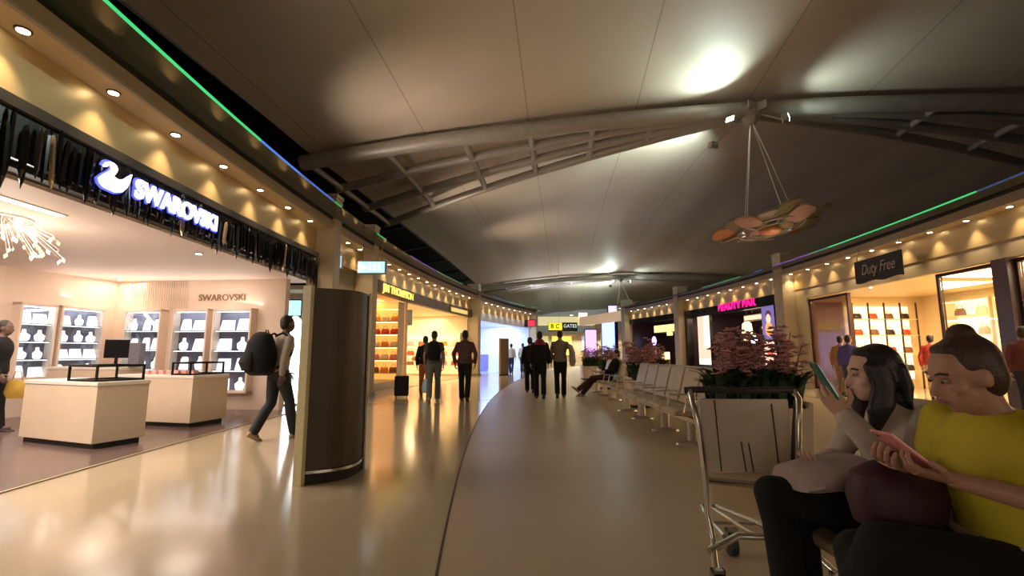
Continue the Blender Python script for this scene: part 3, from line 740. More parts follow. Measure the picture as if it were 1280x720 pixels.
def bag_parts(col, m):
    if col in bagmesh: return bagmesh[col]
    b1 = MB(); b1.loft([((0,0,0),(.15,0,0),(0,.07,0)),((0,0,.02),(.165,0,0),(0,.08,0)),((0,0,.14),(.155,0,0),(0,.06,0)),((0,0,.20),(.12,0,0),(0,.03,0))], 18)
    b2 = MB(); b2.tube([(-.08,0,.19),(-.07,0,.26),(-.03,0,.30),(.03,0,.30),(.07,0,.26),(.08,0,.19)], .009, 8)
    a, c = b1.mesh('body'), b2.mesh('handle')
    for x in (a, c):
        x.materials.append(m)
        for p in x.polygons: p.use_smooth = True
    bagmesh[col] = (a, c); return bagmesh[col]
def bag(p, rz, col, rgb, label, group, k=1.0):
    a, c = bag_parts(col, mat('leather_'+col, rgb, .4, noise=.1))
    r = empty('handbag', p, rz, label, 'handbag', group); r.scale = (k, k, k)
    bo = bpy.data.objects.new('body', a); COL.objects.link(bo); bo.parent = r
    ho = bpy.data.objects.new('handle', c); COL.objects.link(ho); ho.parent = bo
for zi, z in enumerate((.5, .95, 1.4, 1.85, 2.3)):
    for q in range(3):
        col, rgb = bagcols[[3, 2, 4, 0, 1][zi] if q != 1 else [1, 4, 1, 0, 4][zi]]
        nm = ['lowest', 'second lowest', 'middle', 'second highest', 'top'][zi]
        bag(LP(9.72, .58+q*.34, z), 0, col, rgb, 'bag displayed on the %s shelf of the warm-lit window beside the curved totem' % nm, 'goods on the %s shelf of the warm window' % nm, .95)
# opening: white lit totem, dark small screen, back shelving
tw = empty('light_totem', LP(10.9, .9, 0), 0, 'tall white glowing advertising panel at the entrance of the middle left shop', 'lightbox')
MB().box(-.3, .3, -.05, .05, 0, .08).build('base', M_chrome, tw); MB().box(-.33, .33, -.05, .05, .08, 2.35).build('body', M_white, tw, bevel=.01); MB().box(-.3, .3, -.058, -.05, .12, 2.3).build('face', em('white_face', (1, .95, .85), 2.6), tw)
sc = empty('wall_screen', LP(11.2, .7, 2.55), 0, 'small grey screen hanging inside the middle left shop entrance', 'screen')
MB().box(-.2, .2, -.03, .03, -.3, .3).build('body', mat('grey_screen', (.2, .23, .25), .3, noise=.1), sc, bevel=.01); MB().box(-.01, .01, -.01, .01, .3, .55).build('hanger', M_chrome, sc)
for zi, z in enumerate((.55, 1.05, 1.55)):
    for q in range(6):
        col, rgb = bagcols[(q*2+zi*2) % 5]; bag(LP(17.42, .85+q*.62, z), 0, col, rgb, 'bag on the %s shelf of the glowing wall in the middle left shop' % ['low', 'middle', 'top'][zi], 'bags on the %s glowing shelf' % ['low', 'middle', 'top'][zi], 1.15)
for s in (12.8, 15.2):
    t = empty('display_table', LP(s, 2.2, 0), .2, 'pale wooden display table with bags inside the middle left shop, %s' % ('nearer one' if s < 14 else 'farther one'), 'table')
    MB().box(-.5, .5, -.35, .35, .78, .82).build('tabletop', M_cream, t, bevel=.006)
    for a in (-.45, .45):
        for b2 in (-.3, .3): MB().box(a-.025, a+.025, b2-.025, b2+.025, 0, .78).build('leg', M_cream, t)
    for q in (-.25, .2): bag(LP(s, 2.2, .82)+V((q, 0, 0)), .4, 'cream' if q < 0 else 'brown', bagcols[4 if q < 0 else 3][1], 'bag on the %s display table' % ('nearer' if s < 14 else 'farther'), 'bags on the %s display table' % ('nearer' if s < 14 else 'farther'))

# ================================================================= blue-lit shop (left, far)
M_bw = mat('cool_white_wall', (.78, .82, .92), .4, noise=.03, nscale=1)
room(LP, 18.3, 28.6, 5, 3.1, M_bw, M_bw, mat('cool_floor', (.55, .56, .62), .15, noise=.03, nscale=1), 'far')
header(LP, 18.3, 28.6, 2.95, 3.4, mat('cool_header', (.55, .58, .68), .4, noise=.04, nscale=1), .12, .32)
for s in (19.8, 22.4, 25, 27.4): area('shop_light', LP(s, 2.3, 3.05), (0,0,-1), 70, (.58, .70, 1), 2.2, 2.4)
for s, z0 in ((20, .3), (22.3, .3), (24.6, .3)):
    r = empty('lit_wall_panel', LP(s, 4.85, 0), 0, {20: 'near', 22.3: 'middle', 24.6: 'far'}[s]+' tall pale-blue glowing wall panel in the blue-lit shop', 'lightbox')
    O = r.location.copy()
    MB().abox(lambda a, o_, z: LP(a, o_, z)-O, s-.95, s+.95, 4.82, 4.95, .3, 2.8).build('body', M_bw, r); MB().abox(lambda a, o_, z: LP(a, o_, z)-O, s-.9, s+.9, 4.80, 4.815, .35, 2.75).build('face', em('blue_panel', (.55, .68, 1), .85), r)
for s, o_ in ((20.2, 1.0), (21.5, 2.6), (23.6, 1.6), (25.6, 2.4)):
    r = empty('display_plinth', LP(s, o_, 0), .1, {20.2: 'nearest', 21.5: 'second', 23.6: 'third', 25.6: 'farthest'}[s]+' slim blue-violet display plinth inside the blue-lit shop', 'plinth')
    MB().box(-.22, .22, -.22, .22, 0, 1.05).build('body', mat('violet_plinth', (.30, .30, .75), .35, noise=.05), r, bevel=.01)
    MB().box(-.24, .24, -.24, .24, 1.05, 1.09).build('top', M_white, r)
    MB().cyl((0,0,1.09), (0,0,1.35), .06, .05, 14).build('bottle', M_bw, r)
rs = empty('shop_sign', LP(27.2, -.3, 3.22), 0, 'small dark and red projecting sign at the far end of the blue-lit shop', 'sign'); n_ = outn(LP, 27.2); t_ = tang(LP, 27.2)
MB().obox((0,0,0), n_, t_, (0,0,1), .42, .05, .25).build('body', M_black, rs, bevel=.01)
MB().obox(n_*-.12-t_*.055, n_, t_, (0,0,1), .26, .006, .2).build('face', em('red_face', (.9, .03, .07), .8), rs)
# brown totem far on the floor
kt = empty('information_totem', (-.42, 25.6, 0), 0, 'distant slim brown free-standing totem in front of the blue-lit shop', 'kiosk')
MB().box(-.26, .26, -.12, .12, 0, .06).build('base', M_blackm, kt); MB().box(-.25, .25, -.1, .1, .06, 1.93).build('panel', mat('totem_brown', (.13, .075, .05), .4, noise=.1), kt, bevel=.02); MB().box(-.27, -.17, -.11, .11, .06, 1.95).build('edge_strip', mat('totem_edge', (.45, .33, .2), .5, noise=.1), kt)

# ================================================================= handbag shop (right, near)
M_ry = mat('honey_wall', (.80, .62, .36), .5, noise=.05, nscale=1)
M_rf = mat('honey_floor', (.50, .38, .22), .2, noise=.06, nscale=1)
room(RP, -13, .45, 4.6, 3.15, M_ry, M_ry, None, 'right')
header(RP, -13, .45, 3.05, 3.4, M_beige, .18, .32)
M_bronze = mat('bronze_frame', (.07, .035, .025), .3, .5, noise=.1)
def glazing(P, s0, s1, o, z1, label, fr=M_bronze, z0=.02, w_=.07, glass=M_glass):
    c = P((s0+s1)/2, o, 0); r = empty('shop_window', c, 0, label, 'shop window'); Pf = lambda a, o_, z: P(a, o_, z)-c
    f = MB(); f.abox(Pf, s0, s0+w_, o-.05, o+.05, z0, z1); f.abox(Pf, s1-w_, s1, o-.05, o+.05, z0, z1); f.abox(Pf, s0+w_, s1-w_, o-.05, o+.05, z1-w_, z1); f.abox(Pf, s0+w_, s1-w_, o-.05, o+.05, z0, z0+w_)
    fo = f.build('frame', fr, r); MB().abox(Pf, s0+w_, s1-w_, o-.008, o+.008, z0+w_, z1-w_).build('pane', glass, fo); return r
M_tint = mat('tinted_glass', (.55, .42, .36), .06, trans=.75, noise=.1, nscale=1)
glazing(RP, -2.1, -.15, .30, 3.0, 'bronze-framed tall tinted window of the handbag shop nearest the beige pillar', glass=M_tint)
header(RP, -.15, .45, 0, 3.05, M_beige, .18, .32)
glazing(RP, -6.95, -5.35, .30, 3.02, 'open-looking bronze-framed glass door pane of the handbag shop behind the seated women')
header(RP, -7.3, -6.95, 0, 3.05, mat('plum_column', (.09, .055, .07), .3, noise=.15, nscale=2), .12, .42)
glazing(RP, -10.6, -7.3, .30, 3.02, 'bronze-framed shop window of the handbag shop at the right edge of the photo')
for s, pw in ((-2.5, 110), (-5.5, 150), (-8.5, 130), (-11, 60)): area('shop_light', RP(s, 2.2, 3.1), (0,0,-1), pw, (1, .78, .46), 2.0, 2.4)
for s, o_, lb in ((-4.55, 2.0, 'small shop downlight seen through the open bronze door, left one of the pair'), (-5.0, 1.7, 'small shop downlight seen through the open bronze door, right one of the pair'), (-2.2, .9, 'small shop downlight above the maroon panel by the tinted window')):
    downlight(RP(s, o_, 3.148), lb, None, 0)
M_lit = em('lit_shelf_back', (1, .84, .50), 1.5)
bays = [(-10.2, -8.9), (-8.75, -7.3), (-7.15, -5.7), (-5.55, -4.1), (-3.95, -2.5), (-2.35, -.9)]
names = ['sixth', 'fifth', 'fourth', 'third', 'second', 'first']
for (a, b2), nm in zip(bays, names):
    shelfunit(RP, a, b2, 4.1, 4.55, [.55, 1.15, 1.75, 2.35], 'glowing honey-lit shelf bay on the back wall of the handbag shop, %s from the left' % nm, M_ry, M_lit, M_ostrip)
    for zi, z in enumerate((.55, 1.15, 1.75, 2.35)):
        for q in range(2):
            col, rgb = [('red', (.75,.08,.03)), ('cream', (.85,.7,.5)), ('brown', (.25,.10,.05)), ('black', (.03,.02,.02)), ('orange', (.9,.32,.04))][(zi*2+q+names.index(nm)*3) % 5]
            bag(RP(a+.38+q*.68, 4.28, z), R(90), col, rgb, 'handbag on the %s shelf bay from the left in the handbag shop' % nm, 'handbags in the %s bay' % nm, 1.15)
# end wall of the shop: shelves, maroon panel
e = empty('maroon_wall_panel', RP(-.2, 1.0, 0), 0, 'dark maroon upright display panel inside the handbag shop beside the tinted window', 'panel'); O = e.location.copy()
MB().abox(lambda s, o_, z: RP(s, o_, z)-O, .25, .38, .45, 1.7, .3, 2.95).build('panel', mat('maroon', (.16, .04, .04), .5, noise=.1), e)
MB().abox(lambda s, o_, z: RP(s, o_, z)-O, .2, .42, .42, 1.72, 0, .3).build('plinth', M_bronze, e)
u = empty('shelf_unit', RP(.1, 2.8, 0), 0, 'open bronze-post shelving on the end wall of the handbag shop', 'shelving'); O = u.location.copy(); Pf = lambda s, o_, z: RP(s, o_, z)-O
MB().abox(Pf, .3, .36, 1.8, 4.0, .3, 2.8).build('back_panel', M_lit, u)
for o_ in (1.8, 2.35, 2.9, 3.45, 4.0): MB().abox(Pf, -.05, -.01, o_-.02, o_+.02, 0, 2.9).build('post', M_bronze, u)
for z in (.6, 1.2, 1.8, 2.35): MB().abox(Pf, -.05, .32, 1.8, 4.0, z-.03, z).build('shelf', M_ry, u)
for zi, z in enumerate((.6, 1.2, 1.8, 2.35)):
    for q in range(4):
        col, rgb = [('black', (.03,.02,.02)), ('brown', (.25,.10,.05)), ('red', (.75,.08,.03))][(zi+q*2) % 3]
        bag(RP(.13, 2.07+q*.55, z), 0, col, rgb, 'handbag on the bronze-post shelving of the handbag shop end wall', 'handbags on the end wall shelving', .95)
# banner
bn = empty('hanging_banner_sign', RP(-4.25, -.27, 3.38), 0, 'black hanging banner with pale script reading Duty Free, over the handbag shop', 'sign'); O = bn.location.copy()
vs = []; n = 14
for i in range(n+1):
    s = -5.1+1.75*i/n; wv = .025*math.sin(i*.9)
    for o_ in (-.29, -.25):
        vs += [RP(s, o_+wv*.4, 3.07+wv+.01*i/n)-O, RP(s, o_, 3.69)-O]
fs = []
for i in range(n):
    a = i*4; b2 = a+4; fs += [(a, b2, b2+1, a+1), (a+2, a+3, b2+3, b2+2), (a+1, b2+1, b2+3, a+3), (a, a+2, b2+2, b2)]
fs += [(0, 1, 3, 2), (n*4, n*4+2, n*4+3, n*4+1)]
MB().add(vs, fs).build('cloth', M_blackm, bn)
tr = -tang(RP, -4.2)
place_text('Duty Free', .40, RP(-4.25, -.305, 3.40)-O, tr, -outn(RP, -4.2), mat('pale_script', (.42, .38, .34), .5, noise=.05), 'letters', bn, extrude=.006, shear=.35, width=1.25)
for s in (-5.0, -3.45): MB().cyl(RP(s, -.27, 3.69)-O, RP(s, -.21, 4.0)-O, .01, n=8).build('hanger', M_chrome, bn)

# ================================================================= magenta-lettered shop (right, middle)
M_dk = mat('dark_shop_wall', (.035, .022, .028), .35, noise=.15, nscale=1)
room(RP, 1.05, 9.45, 4.5, 3.2, M_dk, M_dk, mat('dark_shop_floor', (.08, .05, .05), .2, noise=.1), 'cosmetics')
header(RP, 1.05, 9.45, 3.0, 3.4, M_black, .08, .32)
header(RP, 1.05, 1.3, 0, 3.0, M_black, .08, .4); header(RP, 9.2, 9.45, 0, 3.0, M_black, .08, .4)
sg_ = empty('shop_sign', RP(4.4, .0, 3.2), 0, 'glowing magenta capital lettering on the black front of the cosmetics shop', 'sign'); O = sg_.location.copy()
place_text('BEAUTY BAR', .40, RP(4.45, .03, 3.24)-O, -tang(RP, 4.4), -outn(RP, 4.4), em('sign_magenta', (1, .005, .22), 1.5), 'letters', sg_, extrude=.015, offset=.018, width=3.1)
MB().abox(lambda s, o_, z: RP(s, o_, z)-O, 2.8, 6.1, .045, .07, 3.03, 3.38).build('backing', M_black, sg_)
def lit_ad(P, s, o_, w_, z0, z1, label, cols, base=True):
    c = P(s, o_, 0); r = empty('advertising_lightbox', c, 0, label, 'lightbox'); Pf = lambda a, q, z: P(a, q, z)-c
    MB().abox(Pf, s-w_/2-.04, s+w_/2+.04, o_, o_+.12, z0-.05, z1+.05).build('body', M_black, r); base and MB().abox(Pf, s-w_/2, s+w_/2, o_+.02, o_+.1, 0, z0-.05).build('base', M_black, r)
    for nm, a0, a1, zz0, zz1, m_ in cols:
        MB().abox(Pf, s-w_/2+w_*a0, s-w_/2+w_*a1, o_-.008, o_-.001, z0+(z1-z0)*zz0, z0+(z1-z0)*zz1).build(nm, m_, r)
    return r, c
e1 = em('ad_peach', (1, .60, .44), 1.1); e2 = em('ad_cream', (1, .82, .64), 1.25); e3 = em('ad_rose', (.9, .10, .08), .8); e4 = em('ad_violet', (.20, .16, .45), .8); e5 = em('ad_orange', (1, .32, .10), 1.3); e6 = em('ad_dark', (.12, .04, .06), .5)
lit_ad(RP, 7.65, .15, 1.15, .6, 3.0, 'tall peach glowing lightbox at the left end of the cosmetics shop', [('cream_band', 0, .5, .35, 1, e2), ('peach_band', .5, 1, .35, 1, e1), ('rose_band', 0, 1, .12, .35, e1), ('foot_band', 0, 1, 0, .12, e2)])
ra, rc = lit_ad(RP, 2.2, .12, .85, 1.72, 3.0, 'upper right lit poster of a pale face on violet in the cosmetics shop', [('backdrop', 0, 1, 0, 1, e4), ('side_strip', .86, .97, .0, 1, em('ad_white', (.8, .9, 1), 1.6))], False)
t_ = tang(RP, 1.75); n_ = outn(RP, 1.75); ctr = RP(2.17, .108, 2.35)-rc
MB().ell(ctr+V((0,0,.15)), .16, .012, .2, t_, n_).build('portrait_face', e1, ra); MB().ell(ctr-V((0,0,.25)), .26, .01, .28, t_, n_).build('portrait_shoulders', e5, ra); MB().ell(ctr+V((0,0,.3))+n_*.004, .2, .008, .18, t_, n_).build('portrait_hair', e6, ra)
ra, rc = lit_ad(RP, 2.2, .12, .85, .62, 1.62, 'lower right lit peach poster with dark red lips in the cosmetics shop', [('backdrop', 0, 1, 0, 1, e1)])
ctr = RP(2.2, .108, 1.2)-rc
MB().ell(ctr, .2, .012, .09, t_, n_).build('red_lips', e3, ra); MB().ell(ctr+V((0,0,.2))+t_*-.15, .12, .01, .05, t_, n_).build('dark_mark', e6, ra)
# inside: glowing hanging lanterns, pale beam, bright counter lamps
bm_ = empty('lit_bulkhead', RP(3.7, 1.2, 2.75), 0, 'pale cream glowing bulkhead under the magenta lettering inside the cosmetics shop', 'light'); O = bm_.location.copy()
MB().abox(lambda s, o_, z: RP(s, o_, z)-O, 3.0, 5.7, 1.1, 1.3, 2.62, 2.9).build('body', mat('bulkhead', (.6, .5, .35), .5, noise=.05), bm_); MB().abox(lambda s, o_, z: RP(s, o_, z)-O, 3.05, 5.65, 1.09, 1.099, 2.66, 2.86).build('face', em('bulkhead_face', (1, .85, .55), .95), bm_)
def lantern(p, rx, h, label, m_):
    r = empty('hanging_lantern', p, 0, label, 'lantern')
    MB().loft([((0,0,-h/2),(rx*.3,0,0),(0,rx*.3,0)),((0,0,-h*.4),(rx*.8,0,0),(0,rx*.8,0)),((0,0,0),(rx,0,0),(0,rx,0)),((0,0,h*.35),(rx*.85,0,0),(0,rx*.85,0)),((0,0,h/2),(rx*.2,0,0),(0,rx*.2,0))], 20).build('shade', m_, r, smooth=True)
    MB().cyl((0,0,h/2), (0,0,3.2-p[2]), .008, n=6).build('cord', M_black, r); return r
ml = em('lantern_cream', (1, .84, .50), 1.2); mw2 = em('lantern_white', (.9, .93, 1), 2.5)
lantern(RP(6.3, 1.6, 2.2), .24, 1.0, 'narrow glowing cream lantern, left one under the magenta lettering', ml)
lantern(RP(4.75, 1.95, 2.3), .52, 1.05, 'large round glowing cream lantern under the magenta lettering', ml)
lantern(RP(5.5, 1.4, 1.8), .17, .36, 'small white glowing globe between the two cream lanterns', mw2)
random.seed(9)
mrose = mat('rose_counter', (.30, .11, .11), .4, noise=.2, nscale=4)
for s, o_ in ((2.8, 1.9), (4.6, 2.6), (6.4, 1.9)):
    r = empty('cosmetics_counter', RP(s, o_, 0), .1, {2.8: 'dusky rose cosmetics counter, right one behind the flowers', 4.6: 'dusky rose cosmetics counter, middle one behind the flowers', 6.4: 'dusky rose cosmetics counter, left one behind the flowers'}[s], 'counter')
    MB().box(-.35, .35, -.6, .6, 0, .1).build('plinth', M_black, r); MB().box(-.4, .4, -.65, .65, .1, 1.0).build('body', mrose, r, bevel=.01); MB().box(-.42, .42, -.67, .67, 1.0, 1.04).build('top', M_white, r)
    for q in range(5):
        b_ = empty('cosmetics_bottle', RP(s, o_, 1.04)+V((random.uniform(-.2, .2), -.5+q*.25, 0)), 0, 'small shiny bottle on the %s rose cosmetics counter' % {2.8: 'right', 4.6: 'middle', 6.4: 'left'}[s], 'bottle', 'bottles on the %s rose counter' % {2.8: 'right', 4.6: 'middle', 6.4: 'left'}[s])
        MB().cyl((0,0,0), (0,0,.12), .04, .035, 12).build('body', M_white if q % 2 else mat('pink_glass', (.8, .3, .35), .15, noise=.1), b_); MB().cyl((0,0,.12), (0,0,.17), .018, n=10).build('cap', M_gold, b_)
S(MB().abox(RP, 1.2, 9.3, 4.3, 4.4, .2, 2.6).build('wall_cosmetics_panel', mat('rose_wall', (.20, .08, .09), .5, noise=.3, nscale=1.2)))
for s in (3, 6): area('shop_light', RP(s, 2.4, 3.15), (0,0,-1), 70, (1, .62, .5), 1.6, 1.6)
sp_ = empty('grey_post_sign', V((8.9, 15.9, 0)), 0, 'small mauve board sign on a slim post in front of the beige pillar', 'sign')
MB().cyl((0,0,0), (0,0,.04), .18, n=20).build('base', M_chrome, sp_); MB().cyl((0,0,.04), (0,0,1.0), .02, n=10).build('post', M_chrome, sp_); MB().box(-.32, .32, -.02, .02, .88, 1.12).build('board', mat('mauve', (.17, .10, .10), .5, noise=.1), sp_, bevel=.01)

# ================================================================= bottle shop (right, far)
room(RP, 10.05, 16.4, 4.5, 3.2, M_dk, M_dk, mat('dark_shop_floor', (.08, .05, .05)), 'bottles')
header(RP, 10.05, 16.4, 3.08, 3.4, M_black, .08, .32)
gx = empty('gold_lit_canopy', RP(12.2, .8, 2.7), 0, 'broad gold glowing canopy box inside the bottle shop', 'lightbox'); O = gx.location.copy(); Pf = lambda s, o_, z: RP(s, o_, z)-O
MB().abox(Pf, 10.35, 14.1, .6, 1.4, 2.40, 2.88).build('body', M_brown, gx); MB().abox(Pf, 10.4, 14.05, .585, .599, 2.43, 2.86).build('face', em('gold_light', (1, .72, .28), 1.3), gx)
MB().abox(Pf, 12.0, 12.5, .585, .7, 2.2, 2.42).build('drop', em('gold_light', (1,.76,.34), 2.2), gx)
u = empty('bottle_rack', RP(12.2, 2.2, 0), 0, 'dark rack of gold-lit bottles below the gold canopy', 'shelving'); O = u.location.copy()
MB().abox(Pf, 10.3, 14.1, 2.3, 2.4, 0, 2.4).build('back_panel', mat('rack_back', (.35, .20, .08), .5, noise=.2, nscale=3), u)
for z in (.5, 1.0, 1.5, 2.0): MB().abox(Pf, 10.3, 14.1, 1.95, 2.3, z-.03, z).build('shelf', M_brown, u)
for z in (1.47, 1.97): MB().abox(Pf, 10.35, 14.05, 2.0, 2.03, z-.03, z-.012).build('light_strip', M_ostrip, u)
bt = MB(); bt.loft([((0,0,0),(.045,0,0),(0,.045,0)),((0,0,.22),(.045,0,0),(0,.045,0)),((0,0,.27),(.016,0,0),(0,.016,0)),((0,0,.35),(.016,0,0),(0,.016,0))], 12); btm = bt.mesh('bottle'); btm.materials.append(mat('amber_glass', (.75, .42, .12), .12, noise=.2, emit=(1,.6,.2), es=0))
for z in (1.0, 1.5, 2.0):
    for q in range(18):
        o = bpy.data.objects.new('bottle', btm); COL.objects.link(o); o.location = RP(10.5+q*.205, 2.1, z)
        tag(o, 'amber bottle on the %s shelf of the rack under the gold canopy' % {1.0: 'lowest', 1.5: 'middle', 2.0: 'top'}[z], 'bottle', 'bottles on the %s rack shelf' % {1.0: 'lowest', 1.5: 'middle', 2.0: 'top'}[z])
for s, o_, lab, m_ in ((15.2, 1.2, 'violet and white glowing pole light at the left of the bottle shop', em('violet_glow', (.55, .4, 1), 4)),):
    r = empty('glowing_column', RP(s, o_, 0), 0, lab, 'lightbox'); MB().cyl((0,0,0), (0,0,.9), .1, n=16).build('base', M_black, r); MB().ell((0,0,1.15), .13, .13, .26).build('white_globe', mw2, r, smooth=True); MB().ell((0,0,1.95), .14, .14, .3).build('violet_globe', m_, r, smooth=True); MB().cyl((0,0,1.4), (0,0,1.65), .03, n=8).build('stem', M_black, r)
for s, z, w_, lab in ((10.9, .95, .55, 'low gold glowing display box at the right of the bottle rack'), (13.85, .8, .22, 'slim gold glowing display box at the left of the bottle rack')):
    r = empty('gold_display_box', RP(s, 1.2, 0), 0, lab, 'lightbox'); MB().box(-.2, .2, -w_, w_, 0, z-.05).build('base', M_brown, r); MB().box(-.2, .2, -w_, w_, z-.05, z+.42).build('lit_box', em('gold_light2', (1, .8, .40), 1.3), r, bevel=.03)
area('shop_light', RP(12.5, 1.6, 2.38), (.8,.0,-1), 90, (1, .7, .35), 1, 3)

# ================================================================= far end of the concourse
fb = empty('far_pavilion', (6.5, 52, 0), 0, 'far cream-lit shop pavilion closing the end of the concourse under the ceiling', 'pavilion')
MB().box(-9, 12, 0, 6, 0, 3.0).build('body', mat('far_wall', (.5, .42, .32), .6, noise=.2, nscale=.6), fb)
MB().box(-5.0, 2.2, -1.6, 0, 4.05, 4.9).build('lit_fascia', em('far_cream', (1, .86, .48), .5), fb)
MB().box(-9, -5.0, -1.2, 0, 3.4, 4.3).build('side_fascia', mat('far_beige', (.5, .42, .3), .5, noise=.05), fb)
MB().box(2.2, 12, -1.2, 0, 3.2, 4.4).build('grey_fascia', mat('far_grey', (.42, .34, .33), .5, noise=.05), fb)
MB().box(-5, 12, -1.0, 6, 3.0, 3.2).build('soffit', mat('far_beige', (.5, .42, .3)), fb)
MB().box(.5, 1.4, -1.75, -1.6, 4.7, 5.3).build('bright_panel', em('far_cream2', (1, .95, .75), 1.3), fb)
for x0, x1, z0, z1, nm, c_, e_ in ((-2.2, -.1, .9, 2.9, 'yellow_goods', (1, .62, .12), 1.1), (-5.6, -4.9, .9, 3.6, 'white_panel', (.9, .9, 1), 2), (-9, -7.2, 1, 2.8, 'cool_panel', (.7, .78, 1), 1.6), (1.0, 2.1, 1.4, 2.9, 'grey_blue_panel', (.4, .5, .6), .7), (-4.2, -2.6, 2.0, 2.9, 'olive_panel', (.6, .6, .3), .6)):
    MB().box(x0, x1, -.12, -.02, z0, z1).build(nm, em('far_'+nm, c_, e_), fb)
area('pavilion_light', (8, 51, 2.9), (0,-.4,-1), 300, (1, .85, .6), 8, 1)
# coloured towers
for (x, y, z0, z1, w_, lab, c_, e_) in ((6.05, 37, .9, 2.9, .42, 'glowing violet-white tall screen panel beyond the planters', (.72, .36, 1), 1.7), (7.6, 38, 1.1, 4.0, .50, 'glowing blue-white tall screen tower beyond the planters', (.42, .55, 1), 1.8), (8.3, 39.5, 3.9, 5.0, .35, 'small lilac glowing panel high above the blue-white tower', (.6, .55, 1), 1.4)):
    r = empty('screen_tower', (x, y, 0), 0, lab, 'lightbox')
    MB().box(-w_-.06, w_+.06, 0, .25, 0, z1+.06).build('body', mat('navy_body', (.03, .03, .16), .4, noise=.1), r, bevel=.02); MB().box(-w_, w_, -.015, 0, z0, z1).build('face', em('tower_%d' % int(x*10), c_, e_), r)
r = empty('green_cyan_billboard', (8.6, 36, 0), .1, 'cyan and green glowing billboard at the end of the right-hand shops', 'lightbox')
MB().box(-.1, 1.2, 0, .15, 0, 3.5).build('body', M_black, r); MB().box(-.05, .6, -.015, 0, 1.2, 2.3).build('cyan_panel', em('bb_cyan', (.25, .85, .9), 1.6), r)
MB().prism([(-.05,2.3),(.6,1.9),(1.15,2.9),(1.15,3.3)], (0,-.001,0), (1,0,0), (0,0,1), (0,-1,0), .014).build('green_panel', em('bb_green', (.1, .7, .15), 1.2), r); MB().box(.7, 1.15, -.013, 0, 1.2, 3.4).build('white_panel', em('bb_white', (1, 1, .8), 1.8), r)
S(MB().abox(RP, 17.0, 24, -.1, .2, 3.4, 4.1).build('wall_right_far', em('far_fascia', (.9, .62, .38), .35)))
# direction sign
dsn = empty('direction_sign', (2.95, 28, 2.68), 0, 'hanging black direction sign with a yellow left half, over the middle of the concourse', 'sign')
MB().box(-.85, .85, -.1, .1, -.28, .24).build('body', M_black, dsn, bevel=.01); MB().box(-.83, -.05, -.108, -.1, -.2, .22).build('yellow_panel', em('dir_yellow', (.95, .80, .03), 1.0), dsn)
place_text('B C', .34, (-.45, -.112, .01), (1,0,0), (0,-1,0), M_black, 'yellow_side_letters', dsn, extrude=.003, offset=.01)
place_text('GATES', .28, (.42, -.112, .03), (1,0,0), (0,-1,0), em('dir_white', (.75, .9, .85), .8), 'white_side_letters', dsn, extrude=.003, width=.74)
MB().cyl((-.2,0,.24), (-.2,0,6.85), .014, n=8).build('hanger_pole', M_steel, dsn)

# area lights added behind the viewer to fill the foreground; no shops stand there
for P, s in ((LP, -14.5), (RP, -22.0)):
    n_ = -outn(P, s); area('viewer_side_fill', P(s, -.1, 1.9), n_*1.0+tang(P, s)*.55+V((0,0,-.05)), 58, (1, .80, .58), 4.0, 2.2)

